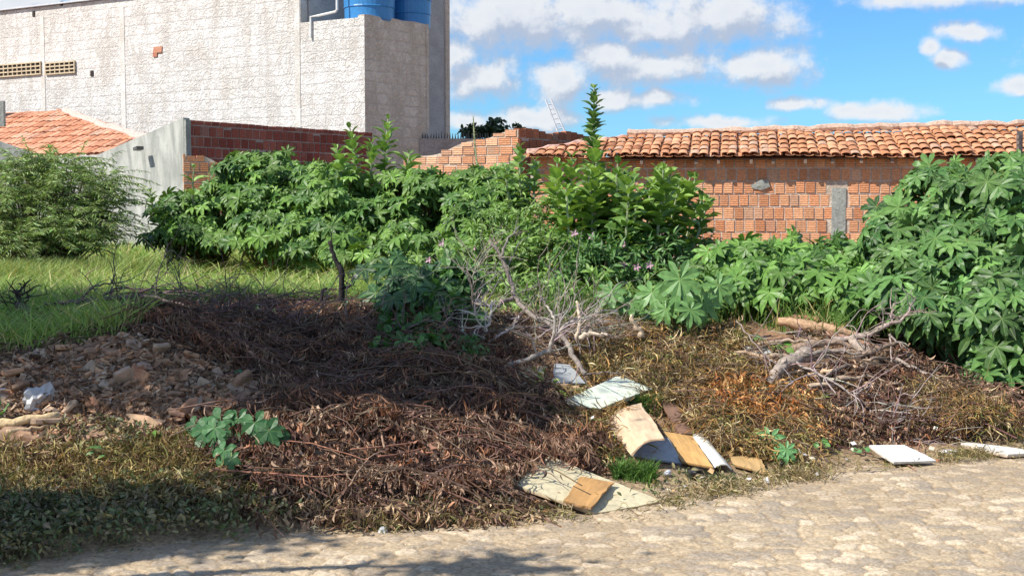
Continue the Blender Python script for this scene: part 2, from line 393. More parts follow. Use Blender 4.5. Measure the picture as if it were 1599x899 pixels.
us = spaced(-400, -2.2, 9.5, 900, .04, 1.2); vs = spaced(-.2, -.15, 6.0, 1200, .04, 1.2)
tag(grid_sheet('ground', us, vs, lambda X, Y, U, V: terr(X, Y), soil_c, M_soil), 'bare brown soil of the empty lot rising from the road', kind='structure')

# ------------------------------------------------------------------ walls, bricks, tiles
def slab_wall(name, parent, p0, p1, prof, z0, th, mat, colr=(1, 1, 1), n=30, s_off=0, side=1):
    p0 = np.array(p0, float); p1 = np.array(p1, float); L = np.linalg.norm(p1-p0); d = (p1-p0)/L; nn = np.array([-d[1], d[0]])*side
    s = np.linspace(0, L, n+1); zt = np.array([prof(q) for q in s]) if callable(prof) else np.full(n+1, prof)
    a = Acc(); V = []; A = []
    for off in (0, th):
        for z in (np.full(n+1, z0), zt):
            xy = p0+s[:, None]*d+off*nn; V.append(np.column_stack([xy, z])); A.append(np.column_stack([s+s_off+off, z, np.full(n+1, off)]))
    m = n+1; F = []
    for i in range(n):
        F += [[i, i+1, m+i+1, m+i], [2*m+i+1, 2*m+i, 3*m+i, 3*m+i+1], [m+i, m+i+1, 3*m+i+1, 3*m+i]]
    F += [[0, m, 3*m, 2*m], [n, 2*m+n, 3*m+n, m+n]]
    a.add(np.vstack(V), np.array(F), colr, np.vstack(A)); return a.build(name, mat, parent)
def brick_wall(parent, p0, p1, prof, z0, th, bl, bh, c1, c2, mort=None, jm=.024, off=.0, skip=None, stag=.5, prot=.012):
    """real bricks laid in courses on a mortar core; p0 is the left end seen from the outside"""
    p0 = np.array(p0, float); p1 = np.array(p1, float); L = np.linalg.norm(p1-p0); d = (p1-p0)/L; nn = np.array([-d[1], d[0]])
    core = slab_wall('mortar', parent, p0+nn*.005, p1+nn*.005, (lambda s: prof(s)-.012) if callable(prof) else prof-.012, z0, th-.02, mort or M_mort, s_off=off)
    a = Acc(); c1 = np.array(c1); c2 = np.array(c2); d3 = np.array([*d, 0]); n3 = np.array([*nn, 0]); up = np.array([0, 0, 1.])
    rows = int((6-z0)/bh)
    for r in range(rows):
        z = z0+r*bh; s = -bl*random.random()*.3-(r % 2)*bl*stag
        while s < L:
            l = bl*random.uniform(.9, 1.08); sa = max(s+jm/2, 0); sb = min(s+l-jm/2, L); s += l
            if sb-sa < .03: continue
            zt = prof((sa+sb)/2) if callable(prof) else prof
            h = min(bh-jm, zt-z)
            if h < .04: continue
            if skip and skip((sa+sb)/2, z+h/2): continue
            if random.random() < .015: h *= .8
            c = c1+(c2-c1)*random.random(); c = c*random.uniform(.82, 1.15)
            if random.random() < .06: c = c*.7+np.array([.4, .33, .27])*.3
            po = -random.uniform(0, prot); hz = h/2; cx = (sa+sb)/2; tw = random.gauss(0, .010)
            ce = np.array([*(p0+d*cx), z+hz+random.gauss(0, .003)])+n3*(po+th*.35)
            X = (d3+n3*tw)*(sb-sa)/2; Zv = (up+d3*random.gauss(0, .012))*hz; Yv = n3*th*.35
            V = [ce+i*X+j*Yv+k*Zv for k in (-1, 1) for i, j in ((-1, -1), (1, -1), (1, 1), (-1, 1))]
            A = [[cx+i*(sb-sa)/2+off+r*.37, z+hz+k*hz-z, r] for k in (-1, 1) for i, j in ((-1, -1), (1, -1), (1, 1), (-1, 1))]
            a.add(V, BOXF, c, A)
    return a.build('bricks', M_brick, parent)
def tile_roof(parent, name, o, ud, sv, length, lenf, period=.17, row=.34, c1=(.50, .20, .09), c2=(.62, .33, .19), r0=.078, sw=1., mat=None):
    """barrel tiles; o = eave start, ud = along the eave, sv = unit vector up the slope"""
    a = Acc(); o = np.array(o, float); ud = norm(ud); sv = norm(sv); nn = np.cross(ud, sv)
    if nn[2] < 0: nn = -nn
    c1 = np.array(c1); c2 = np.array(c2)
    ncol = int(length/period); K = 7
    for kind in (0, 1):
        for i in range(ncol+1):
            uu = (i+.5*kind)*period; L = lenf(uu)
            nr = int(math.ceil(L/row))
            wob = random.gauss(0, .01)
            for j in range(nr):
                t0 = j*row+random.gauss(0, .012); t1 = min(t0+row*1.22, L+.05)
                if t1-t0 < .08: continue
                hz = (fbm(uu+3, t0+5, .8, 3, 71)-.5)*.09*sw
                c = c1+(c2-c1)*random.random(); c = c*random.uniform(.84, 1.10)
                if random.random() < .06: c = c*np.array([.7, .65, .65])
                if random.random() < .07: c = c*.5+np.array([.55, .42, .32])*.5
                rot = random.gauss(0, .03); V = []
                for (t, rr, lift) in ((t0, r0*1.08, .026), (t1, r0*.90, .004)):
                    for th_ in (0, -.012):
                        for k in range(K):
                            an = pi*k/(K-1); x = -cos(an)*(rr+th_); y = sin(an)*(rr+th_)*.42
                            if kind == 0: y = -y*.7+.03; li = lift-.02
                            else: li = lift+.028
                            V.append(o+ud*(uu+x+wob+rot*(t-t0))+sv*t+nn*(y+li+hz))
                V = np.array(V); F = []
                for k in range(K-1):
                    F += [[k, k+1, 2*K+k+1, 2*K+k], [K+k+1, K+k, 3*K+k, 3*K+k+1], [k+1, k, K+k, K+k+1]]
                a.add(V, np.array(F), c)
    return a.build(name, mat or M_tile, parent, smooth=False)
def capping(parent, name, P, r, mat, c, seg=.4):
    a = Acc(); P = smooth_path(P, 8) if len(P) > 2 else np.array([np.array(P[0])+(np.array(P[1])-np.array(P[0]))*t for t in np.linspace(0, 1, 60)])
    n = len(P); P = P+rng.normal(0, .012, P.shape); R = r*(1+rng.normal(0, .14, n)); tube(a, P, R, 8, jit(c, 1)[0]); return a.build(name, mat, parent)

dA = np.array([.574, .819]); dB = np.array([-.866, .5])
# --- tiled brick house at right
P0 = np.array([4.0, 20.0]); dr = np.array([cos(RAD(10)), -sin(RAD(10))])
wl = P0-dr*3.76; wr = P0+dr*6.5
house = thing('brick_house', (*P0, .5), 'long low house of unplastered orange bricks with a barrel tile roof at right', 'house')
def no_pillar(s, z): return abs(s-4.82) < .115 and 1.1 < z < 1.88
brick_wall(house, wl, wr, 2.37, .2, .16, .156, .198, (.60, .255, .125), (.76, .40, .22), skip=no_pillar)
a = Acc(); pc = wl+dr*4.82; nn3 = np.array([dr[1], -dr[0], 0])*-1
box8(a, [*pc, 1.46], np.array([*dr, 0])*.105, np.array([.174, .985, 0])*.018, (0, 0, .40), (1, 1, 1)); a.build('concrete_pillar', M_conc, house)
a = Acc()
pts = [(-.15, 0), (-.05, .05), (.02, .1), (.12, .08), (.16, -.02), (.03, -.07), (-.1, -.05)]
pc = wl+dr*3.62; bc = np.array([*pc, 1.9]); V = []
for off in (-.035, .01):
    for x, z in pts: V.append(bc+np.array([*dr, 0])*x+np.array([0, 0, z])+np.array([.174, .985, 0])*off*(1 if off > 0 else 1))
V.append(bc+np.array([.174, .985, 0])*-.045); n_ = len(pts)
F = [[i, (i+1) % n_, n_+(i+1) % n_, n_+i] for i in range(n_)]; F3 = [[2*n_, (i+1) % n_, i] for i in range(n_)]
a.add(V, [np.array(F), np.array(F3)]); a.build('cement_patch', M_conc, house)
sl = RAD(15); sv = np.array([.174*cos(sl), .985*cos(sl), sin(sl)])
oe = np.array([*(wl-dr*.05), 2.40])-np.array([.174, .985, 0])*.26-np.array([0, 0, .07])
rl = 1.46; rlf = lambda u: 1.46+.062*u
tile_roof(house, 'roof', oe, [*dr, 0], sv, 9.6, lambda u: min(rlf(u), .25+u*rl/1.75), sw=1.3, period=.152, row=.31, r0=.070, c1=(.52, .225, .105), c2=(.68, .36, .20))
rc0 = oe+np.array([*dr, 0])*1.5+sv*rlf(1.5); rc1 = oe+np.array([*dr, 0])*9.9+sv*rlf(9.9)
capping(house, 'ridge_cap', [rc0+[0, 0, .065], rc1+[0, 0, .085]], .062, M_rub, (.50, .38, .26))
capping(house, 'hip_cap', [oe+sv*.3+[0, 0, .03], oe+np.array([*dr, 0])*.8+sv*.95+[0, 0, .04], rc0+[0, 0, .01]], .045, M_tile, (.50, .30, .2))
d3_ = np.array([*dr, 0]); dn = np.array([0, 0, -.045]); pb = [oe+d3_*1.5+sv*.12, oe+d3_*9.7+sv*.12, oe+d3_*9.7+sv*rlf(9.7), oe+d3_*1.5+sv*rlf(1.5)]
a = Acc(); a.add([q_+dn-[0, 0, .02] for q_ in pb]+[q_+dn for q_ in pb], BOXF, (.2, .13, .08)); a.build('roof_boarding', M_wood, house)
for k in range(22):
    a = Acc(); c = oe+np.array([*dr, 0])*(.55+k*.42+random.uniform(-.05, .05))+sv*.42-np.array([0, 0, .075])
    if k < 3: c = c+sv*.1
    box8(a, c, np.array([*dr, 0])*.022, sv*.38, (0, 0, .032), (.22, .16, .12)); a.build('rafter', M_wood, house)
a = Acc()
for k in range(3):
    box8(a, at(1592, 214+k*9, 18.9), (.035, .02, 0), (0, .05, 0), (0, 0, .025), (.18, .15, .13))
box8(a, at(1592, 226, 19.0), (.04, 0, 0), (0, .02, 0), (0, 0, .2), (.14, .12, .11)); a.build('wall_bracket', M_metal, house)
# --- brick parapet wall in the middle: lit front, return with shade put into its colours
cw = thing('brick_parapet_wall', (.1, 20.9, .5), 'orange brick wall with uneven rising top left of the tiled roof', 'wall')
fa = RAD(24); df = np.array([cos(fa), sin(fa)*-1]); pL = np.array([.1, 20.9])-df*2.12
prof = lambda s: 2.36+.46*sstep(-.2, 2.3, s)+.025*sin(s*7)
brick_wall(cw, pL, (.1, 20.9), prof, .3, .15, .225, .142, (.60, .27, .14), (.74, .42, .26), off=20)
brick_wall(cw, (.115, 20.91), np.array([.115, 20.91])+dA*2.3, lambda s: 2.83+.03*sin(s*5), .3, .15, .21, .2, (.30, .10, .05), (.42, .17, .09), mort=M_mortd, off=30)  # darker bricks and mortar carry the shade of this face
# --- dark brick wall, far left of centre
dw = thing('brick_boundary_wall', (-6.12, 24, .5), 'dark red brick wall in shade joined to the grey cement wall', 'wall')
cA = np.array([-6.12, 24.0])
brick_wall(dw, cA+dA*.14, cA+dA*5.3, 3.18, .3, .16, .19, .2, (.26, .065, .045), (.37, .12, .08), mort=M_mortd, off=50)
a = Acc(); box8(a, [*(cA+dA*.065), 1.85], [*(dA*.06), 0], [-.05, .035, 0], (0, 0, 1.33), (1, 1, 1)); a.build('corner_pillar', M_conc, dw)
# --- grey cement wall
gw = thing('cement_wall', (-6.3, 24.2, .5), 'grey cement rendered wall with a slanting top beside the feathery shrub', 'wall')
dG = np.array([-.766, .643]); eG = cA+dG*8.5
slab_wall('panel', gw, eG, cA-dG*.0, lambda s: (2.60 if s < 5.6 else 2.60+.62*((s-5.6)/2.9)), .3, .14, M_cem, n=60)
hk = at(216, 232, 24.55); a = Acc(); box8(a, hk, (.05, -.05, .012), (.05, .06, 0), (0, 0, .03), (.10, .10, .10)); a.build('iron_hook', M_metal, gw)
# --- low wall piece at far left
lw = thing('side_cement_wall', (-10, 25.2, .5), 'short grey wall with a top sloping down at the left frame edge', 'wall')
q0 = at(-60, 200, 24.2); q1 = at(50, 238, 24.4)
slab_wall('panel', lw, q0[:2], q1[:2], lambda s: q0[2]+(q1[2]-q0[2])*s/np.linalg.norm(q1[:2]-q0[:2]), .3, .12, M_cem, n=8, s_off=7)
# --- broken low brick wall
bw = thing('broken_brick_wall', (-5.6, 22.6, .5), 'low broken orange brick wall under the dark red wall', 'wall')
b0 = at(287, 300, 23.2)[:2]; b1 = b0+norm(np.array([.93, .36]))*5.2
brick_wall(bw, b0, b1, lambda s: (2.50-.10*s-(.35 if s > .55 else 0)*min(1, (s-.55)*2)+.04*sin(s*23)) if s < 2 else 1.9, .3, .13, .17, .19, (.56, .23, .11), (.68, .36, .2), off=70)
# --- white building
wb = thing('plastered_building', (-3.25, 28.5, .4), 'tall building with rough white plaster and shaded side wall behind the brick walls', 'building')
C0 = np.array([-3.25, 28.5]); dS = np.array([.643, .766]); C3 = C0+dB*1.79; CL_ = C0+dB*17
def ptop(s):     # s measured from far left end
    t = 17-s
    return 6.72-.0*t if t > 6 else 6.72+.25*(6-t)/2
slab_wall('wall', wb, CL_, C3, ptop, .2, .25, M_stucco, n=60, side=1)
slab_wall('tower_front_wall', wb, C3, C0, 5.72, .2, .2, M_stucco, n=12, s_off=15.2)
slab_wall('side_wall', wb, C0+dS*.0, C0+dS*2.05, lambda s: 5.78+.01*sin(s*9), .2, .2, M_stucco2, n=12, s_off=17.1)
a = Acc(); pol = [C0+dS*.01+dB*.01, C0+dS*2.04, C3+dS*2.04, C3+dS*.01]
V = [[*q, z] for z in (5.60, 5.70) for q in pol]; a.add(V, BOXF); a.build('tank_platform', M_conc, wb)
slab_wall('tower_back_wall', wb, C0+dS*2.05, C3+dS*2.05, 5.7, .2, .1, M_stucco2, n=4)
slab_wall('upper_wall', wb, C3+dS*.26, C3+dS*4.98, 8.2, .2, .2, M_greyr, n=20, s_off=40)
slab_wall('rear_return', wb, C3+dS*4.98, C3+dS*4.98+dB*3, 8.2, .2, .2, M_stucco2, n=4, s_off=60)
a = Acc(); e0 = np.array([*CL_, 6.76]); e1 = np.array([*(C0+dB*6), 6.76]); mid = (e0+e1)/2
box8(a, mid, (e1-e0)/2, [-.05, -.08, 0], [0, 0, .02], (.55, .57, .6)); a.build('roof_edge', M_metal, wb)
# vent grilles, dark plates for holes, exposed bricks
def wp(px, py, out=0.):   # on the white wall plane
    r = ray(px, py); nrm = np.array([-.5, -.866, 0]); o3 = np.array([C0[0], C0[1], 0]); t = ((o3-np.array([0, 0, EYE]))@nrm)/(r@nrm)
    return np.array([0, 0, EYE])+r*t+nrm*out
W3 = np.array([.866, -.5, 0])
for x0, x1, y0, y1 in ((-20, 65, 101, 119), (73, 118, 98, 115)):
    vg = Acc(); c = (wp(x0, y0, .012)+wp(x1, y1, .012))/2; hw = np.linalg.norm(wp(x1, y1)-wp(x0, y1))/2; hh = np.linalg.norm(wp(x0, y1)-wp(x0, y0))/2
    box8(vg, c, W3*hw, [.005, .009, 0], [0, 0, hh], (.045, .04, .035))  # near-black plate on the wall, coloured as the shade inside the vent
    fr = vg.build('vent_shade_plate', M_rub, wb); g2 = Acc()
    o_ = np.array([-.5, -.866, 0])*.025
    for k in range(4): box8(g2, c+o_+np.array([0, 0, hh*(-1+2*k/3)]), W3*(hw+.02), [.01, .017, 0], [0, 0, .016], (.58, .47, .32))
    nv = max(4, int(hw*2/.17))
    for k in range(nv+1): box8(g2, c+o_+W3*hw*(-1+2*k/nv), W3*.014, [.009, .015, 0], [0, 0, hh], (.56, .46, .32))
    vo = g2.build('vent_grille', M_rub, wb); vo.parent = fr
for px, py, sx_, sz_, cc in ((97, 6, .035, .06, (.05, .045, .04)), (53, 22, .04, .07, (.06, .05, .04)), (144, 115, .05, .07, (.05, .04, .035))):
    a = Acc(); box8(a, wp(px, py, .01), W3*sx_, [.006, .011, 0], [0, 0, sz_], cc); a.build('hole_shade_plate', M_rub, wb)  # flat dark plate, the hole's inner shade put into its colour
a = Acc(); box8(a, wp(247, 78, .012), W3*.14, [.008, .012, 0], [.01, 0, .075], (.52, .24, .15)); box8(a, wp(243, 86, .013), W3*.07, [.008, .012, 0], [0, 0, .05], (.48, .2, .13)); a.build('exposed_brick', M_brick, wb)
for px in (65, 190, 463):
    a = Acc(); p_ = wp(px+2, 100, .012); L_ = 3.0 if px != 463 else 3.6
    box8(a, [p_[0]+.012, p_[1]+.02, 3.6], W3*.075, [.012, .02, 0], [0, 0, 2.9], (1, 1, 1)); o = a.build('pilaster_strip', M_conc2, wb)
a = Acc(); pp = [wp(487, 60, .04), wp(487, 27, .04), wp(500, 25, .04), wp(526, 19, .04), wp(528, 16, .04), wp(528, -30, .04)]
tube(a, pp, .028, 6, (.75, .74, .70)); a.build('water_pipe', M_plastic, wb)
# blue water tanks
for i, (px, Y, r, lab) in enumerate(((577, 29.35, .585, 'larger blue plastic water tank at the left on the plastered tower'), (640, 30.35, .50, 'smaller blue water tank behind and right of the larger tank'))):
    c = at(px, 26, Y); c[2] = 5.71
    tk = thing('water_tank', c, lab, 'water tank', 'blue water tanks on the tower'); a = Acc(); V = []; n_ = 36; prof_ = [(.0, 0), (.93, 0), (.955, .05), (.965, .30), (1.0, .31), (.985, .34), (1.0, .62), (1.04, .63), (1.02, .67), (1.06, .95), (1.09, .96), (1.09, 1.0), (.2, 1.0)]
    for rr, zz in prof_:
        for k in range(n_): th = 2*pi*k/n_; V.append(c+[rr*r*cos(th), rr*r*sin(th), zz])
    F = [[j*n_+k, j*n_+(k+1) % n_, (j+1)*n_+(k+1) % n_, (j+1)*n_+k] for j in range(len(prof_)-1) for k in range(n_)]
    a.add(V, np.array(F), (.045, .22, .50)); a.build('tank_body', M_plastic, tk, smooth=False)
    a = Acc(); V = []
    for rr, zz in ((1.12, .99), (1.12, 1.03), (.9, 1.10), (.3, 1.17), (.01, 1.18)):
        for k in range(n_): th = 2*pi*k/n_; V.append(c+[rr*r*cos(th), rr*r*sin(th), zz])
    F = [[j*n_+k, j*n_+(k+1) % n_, (j+1)*n_+(k+1) % n_, (j+1)*n_+k] for j in range(4) for k in range(n_)]
    a.add(V, np.array(F), (.05, .24, .52)); a.build('tank_lid', M_plastic, tk)
# --- spiked wall in the gap behind
sw_ = thing('spiked_wall', (-1.9, 30.2, .5), 'dark low wall topped with short spikes beside the plastered building', 'wall')
s0 = at(655, 214, 29.8); s1 = at(800, 214, 30.2)
slab_wall('panel', sw_, s0[:2], s1[:2], s0[2]-.03, .2, .15, M_mortd, n=3)
a = Acc()
for k in range(34):
    q = s0+(s1-s0)*k/34+np.array([0, .07, -.04]); tube(a, [q, q+[random.gauss(0, .01), 0, .12+random.uniform(0, .05)]], [.018, .004], 4, (.10, .09, .09))
a.build('spikes', M_metal, sw_)
# --- small tiled house at left
lh = thing('tiled_house', (-8.5, 28, .5), 'small house with orange tile roof below the white plastered wall at left', 'house')
er = at(272, 240, 26.2); ud = np.array([-.866, .5, 0]); top = at(70, 178, 30.6)
back = np.array([.5, .866, 0]); rise = 1.19; dd = 2.6; svl = norm(back*dd+np.array([0, 0, rise])); LL = math.hypot(dd, rise)
tile_roof(lh, 'roof', er, ud, svl, 12.5, lambda u: min(LL, .1+u*LL/6.2), period=.19, row=.36, c1=(.58, .24, .13), c2=(.72, .39, .25), sw=.6)
rr0 = er+ud*6.2+svl*LL
capping(lh, 'ridge_cap', [rr0+[0, 0, .02], er+ud*12.4+svl*LL+[0, 0, .02]], .07, M_tile, (.42, .22, .15))
capping(lh, 'rake_cap', [er+svl*.1+[0, 0, .05], (er+rr0)/2+[0, 0, .06], rr0+[0, 0, .05]], .10, M_rub, (.58, .5, .38))
slab_wall('wall', lh, (er+ud*12)[:2]+back[:2]*.3, er[:2]+back[:2]*.3, er[2]-.08, .2, .15, M_cem, n=6)
a = Acc(); box8(a, at(3, 178, 26.6), (.055, 0, 0), (0, .055, 0), (0, 0, .26), (1, 1, 1)); a.build('roof_post', M_conc, lh)
a = Acc(); q = er+ud*8.2+svl*(LL-.22); box8(a, q+np.array([0, 0, .06]), ud*.32, svl*.12, [0, 0, .05], (.04, .03, .03)); a.build('roof_vent', M_rub, lh)
# --- lattice mast beyond the wall
ms = thing('ladder', (*at(873, 205, 27)[:2], 2.6), 'pale metal ladder leaning up behind the brick wall', 'ladder')
l0, l1 = at(878, 225, 27), at(852, 156, 27.2); r0_, r1_ = at(889, 222, 27), at(860, 155, 27.2)
for p_, q_ in ((l0, l1), (r0_, r1_)):
    a = Acc(); tube(a, [p_, q_], .022, 6, (.55, .56, .58)); a.build('rail', M_metal, ms)
for k in range(1, 9):
    a = Acc(); tube(a, [l0+(l1-l0)*k/9, r0_+(r1_-r0_)*k/9], .012, 5, (.5, .5, .52)); a.build('rung', M_metal, ms)
# ------------------------------------------------------------------ leaves
def tmpl_castor(lobes=8, sinr=.37, wm=1., span=150):
    V = [[0, 0, .0]]; al = [1.]; F3 = []; F4 = []
    angs = np.linspace(-span, span, lobes)*pi/180
    def add(x, y, z, v): V.append([x, y, z]); al.append(v); return len(V)-1
    sin_ = []
    for k in range(lobes+1):
        am = (angs[0]-.30) if k == 0 else (angs[-1]+.30) if k == lobes else (angs[k-1]+angs[k])/2
        r = .14 if k in (0, lobes) else sinr-.08*abs(am)/pi
        sin_.append(add(r*cos(am), r*sin(am), .035, 0))
    for k in range(lobes):
        a = angs[k]; L = 1-.42*(abs(a)/pi)**1.3; ca, sa = cos(a), sin(a); pr = 0; pl = sin_[k]; pq = sin_[k+1]
        for t, wdt in ((.44, .150), (.62, .170), (.80, .115)):
            r = t*L; wd = wdt*L*wm; z = -.16*r*r
            mI = add(r*ca, r*sa, z-.012, 1); lI = add(r*ca+wd*sa, r*sa-wd*ca, z+.03, 0); qI = add(r*ca-wd*sa, r*sa+wd*ca, z+.03, 0)
            F4 += [[pr, pl, lI, mI], [pr, mI, qI, pq]]; pr, pl, pq = mI, lI, qI
        tI = add(L*ca, L*sa, -.30*L*L, 1); F3 += [[pr, pl, tI], [pr, tI, pq]]
    return np.array(V), np.array(F3), np.array(F4), np.array(al)
def tmpl_ovate(wid=.3, droop=.15, fold=.10, ts=(0, .12, .3, .5, .7, .88, 1), peak=.5):
    V = []; al = []; F = []
    for t in ts:
        wd = wid*max(0, (sin(pi*t**(.8 if peak < .5 else 1.1))))**.75; z = -droop*t*t
        V += [[t, -wd, z+fold*wd*1.6], [t, 0, z], [t, wd, z+fold*wd*1.6]]; al += [0, 1, 0]
    for i in range(len(ts)-1):
        for k in (0, 1): F.append([3*i+k, 3*i+3+k, 3*i+4+k, 3*i+1+k])
    return np.array(V), np.zeros((0, 3), int), np.array(F), np.array(al, float)
TC = tmpl_castor(8); TQ = tmpl_castor(5, .66, 1.75, 132); TQ[3][:] *= .95; TC7 = tmpl_castor(7)
TO = tmpl_ovate(.30, .12, .25); TL = tmpl_ovate(.15, .35, .3, (0, .2, .45, .7, 1), .4); TR = tmpl_ovate(.32, .25, .3); TR[0][:, 1] = 0; _t = np.repeat([0, .12, .3, .5, .7, .88, 1], 3); TR[0][:, 1] = np.tile([-1, 0, 1], 7)*.31*np.sqrt(np.clip(1-(2*_t**.93-1)**2, 0, 1))
TD = tmpl_ovate(.075, .30, 2.2, (0, .33, .66, 1)); TN = tmpl_ovate(.035, .45, 1.5, (0, .33, .66, 1)); TS = tmpl_ovate(.22, .2, .2, (0, .35, .7, 1))
def place(acc, tm, P, D, N, sc, C, curl=0.):
    """copies of a leaf: P base, D axis, N normal, sc size, C colour (n,3)"""
    V, F3, F4, al = tm; P = np.atleast_2d(P); n = len(P)
    if n == 0: return
    x = norm(D); z = N-(np.sum(N*x, 1))[:, None]*x; z = norm(z); y = np.cross(z, x)
    sc = np.broadcast_to(np.asarray(sc, float), (n,))
    Vt = np.broadcast_to(V, (n,)+V.shape).copy(); Vt[:, :, 1] *= (1+rng.normal(0, .12, (n, 1)))
    Vt[:, :, 2] += (np.abs(rng.normal(0, .12, (n, 1)))*Vt[:, :, 0]**2)*-1+rng.normal(0, .02, Vt.shape[:2])*(V[:, 0] > .1)
    W = P[:, None]+sc[:, None, None]*(Vt[..., 0:1]*x[:, None]+Vt[..., 1:2]*y[:, None]+Vt[..., 2:3]*z[:, None])
    m = len(V); off = (np.arange(n)*m)[:, None, None]
    fs = [(f[None]+off).reshape(-1, f.shape[1]) for f in (F3, F4) if len(f)]
    col4 = np.concatenate([np.repeat(C[:, None], m, 1), np.broadcast_to(al, (n, m))[..., None]], 2).reshape(-1, 4)
    acc.add(W.reshape(-1, 3), fs, col4)
def rdir(n): return norm(rng.normal(0, 1, (n, 3)))
def in_blob(n, b, shell=.45):
    px, py, Y, rx, ry, rd = b; c = at(px, py, Y); s = Y/FPX; d = rdir(n); r = (shell+(1-shell)*rng.random(n))[:, None]**.6
    q = d*r*np.array([rx*s, rd, ry*s]); return c+q, norm(q)
def blob_area(b): return b[3]*b[4]*(b[2]/FPX)**2
def bezier(a, b, c, n=7):
    t = np.linspace(0, 1, n)[:, None]; return (1-t)**2*a+2*t*(1-t)*b+t*t*c
def castor(label, base, blobs, nodes, lpn=(5, 8), size=(.13, .22), c=(.045, .115, .022), c2=(.165, .29, .05), tm=None, group='castor bean plants', name='castor_bush', pet=(.10, .26), shell=.4, cat='bush', top=.12):
    base = np.array([base[0], base[1], T(*base[:2])]); t = thing(name, base, label, cat, group)
    lf = Acc(); st = Acc(); ar = np.array([blob_area(b)*b[5]**.5 for b in blobs]); cnt = np.maximum(1, np.round(nodes*ar/ar.sum()).astype(int))
    if nodes > 40: tube(st, bezier(base-[0, 0, .05], base+[.02, 0, .2], base+[.05, .05, .42]), [.035, .03, .028, .026, .025, .02, .018], 6, (.20, .16, .10))
    for b, k in zip(blobs, cnt):
        P, O = in_blob(k, b, shell)
        for p, o in zip(P, O):
            if p[2] < T(p[0], p[1])+.12: p = p.copy(); p[2] = T(p[0], p[1])+.12+.2*random.random()
            mid = (base*.5+p*.5); mid[2] = base[2]*.7+p[2]*.3; mid[:2] += rng.normal(0, .08, 2)
            tube(st, bezier(base+[random.gauss(0, .06), random.gauss(0, .06), 0], mid, p), np.linspace(.016, .006, 7), 4, jit((.13, .17, .06) if random.random() < .6 else (.22, .10, .07), 1)[0])
            m = random.randint(*lpn); ph = random.random()*7
            an = ph+np.arange(m)*2.4+rng.normal(0, .3, m); out = np.column_stack([np.cos(an), np.sin(an), rng.uniform(-.25, .55, m)])
            out = norm(out+o*.5+S*.25); pl = rng.uniform(*pet, m); q = p+out*pl[:, None]+[0, 0, .02]
            for a_, b_ in zip(np.repeat(p[None], m, 0), q): tube(st, [a_, (a_+b_)/2+[0, 0, .025], b_], [.0045, .004, .0035], 3, (.20, .22, .08), cap=False)
            D = norm(out*[1, 1, .2]+[0, -.1, -.75]+rng.normal(0, .25, (m, 3))); N = norm(np.array([0, -.42, .35])+out*.35+S*.55+rng.normal(0, .30, (m, 3)))
            f = rng.random((m, 1)); C = (np.array(c)*(1-f)+np.array(c2)*f)*rng.normal(1, .24, (m, 1)); C = np.clip(C, .01, .8)
            yl = rng.random(m) < .003; C[yl] = (.55, .42, .04)
            place(lf, tm or (TC if random.random() < .6 else TC7), q, D, N, rng.uniform(*size, m)*rng.choice([1, 1, .7], m), C)
    lf.build('foliage', M_leaf, t); st.build('branches', M_bark, t); return t
def leafy(label, base, blobs, nodes, lpn=(8, 16), size=(.06, .11), c=(.10, .20, .035), c2=(.24, .38, .08), tm=TL, group=None, name='leafy_shrub', cat='shrub', flowers=0, fcol=(.6, .3, .5), shell=.3, up=.2, slen=.35, mat=None, scol=(.18, .20, .09)):
    base = np.array([base[0], base[1], T(*base[:2])]); t = thing(name, base, label, cat, group)
    lf = Acc(); st = Acc(); fls = []; ar = np.array([blob_area(b)*b[5]**.5 for b in blobs]); cnt = np.maximum(1, np.round(nodes*ar/ar.sum()).astype(int))
    for b, k in zip(blobs, cnt):
        P, O = in_blob(k, b, shell)
        for p, o in zip(P, O):
            zt = T(p[0], p[1])
            if p[2] < zt+.06: p = p.copy(); p[2] = zt+.06+.15*random.random()
            mid = base*.4+p*.6; mid[2] = base[2]*.5+p[2]*.5; mid[:2] += rng.normal(0, .06, 2)
            if random.random() < .5: tube(st, bezier(base+[random.gauss(0, .05), random.gauss(0, .05), 0], mid, p, 5), np.linspace(.008, .004, 5), 3, jit(scol, 1)[0], cap=False)
            m = random.randint(*lpn); dr_ = norm(o*.6+np.array([0, 0, up])+rng.normal(0, .45, 3)); L = slen*random.uniform(.6, 1.3)
            tt = np.sort(rng.random(m))[:, None]; path = p+dr_*L*tt-np.array([0, 0, .12])*tt**2
            tube(st, [p, p+dr_*L*.5-[0, 0, .03], p+dr_*L-[0, 0, .12]], [.004, .003, .002], 3, jit(scol, 1)[0], cap=False)
            D = norm(rdir(m)*.8+dr_*.5+[0, -.1, -.1]); N = norm(np.array([0, -.1, .6])+S*.5+rng.normal(0, .35, (m, 3)))
            f = rng.random((m, 1)); C = np.clip((np.array(c)*(1-f)+np.array(c2)*f)*rng.normal(1, .2, (m, 1)), .01, .8)
            place(lf, tm, path, D, N, rng.uniform(*size, m), C)
            if flowers and random.random() < flowers:
                q = p+dr_*L*.9+O[0]*0
                fl = Acc(); fls.append((fl, q))
                for a_ in range(5): place(fl, TS, q[None], norm(np.array([[cos(a_*1.26), -.6, sin(a_*1.26)]])), np.array([[0, -1, .3]]), .045, np.array([fcol]))
    lf.build('foliage', mat or M_leaf2, t); st.build('stems', M_bark, t)
    for fl, q in fls: fl.build('flower', M_leaf2, t)
    return t
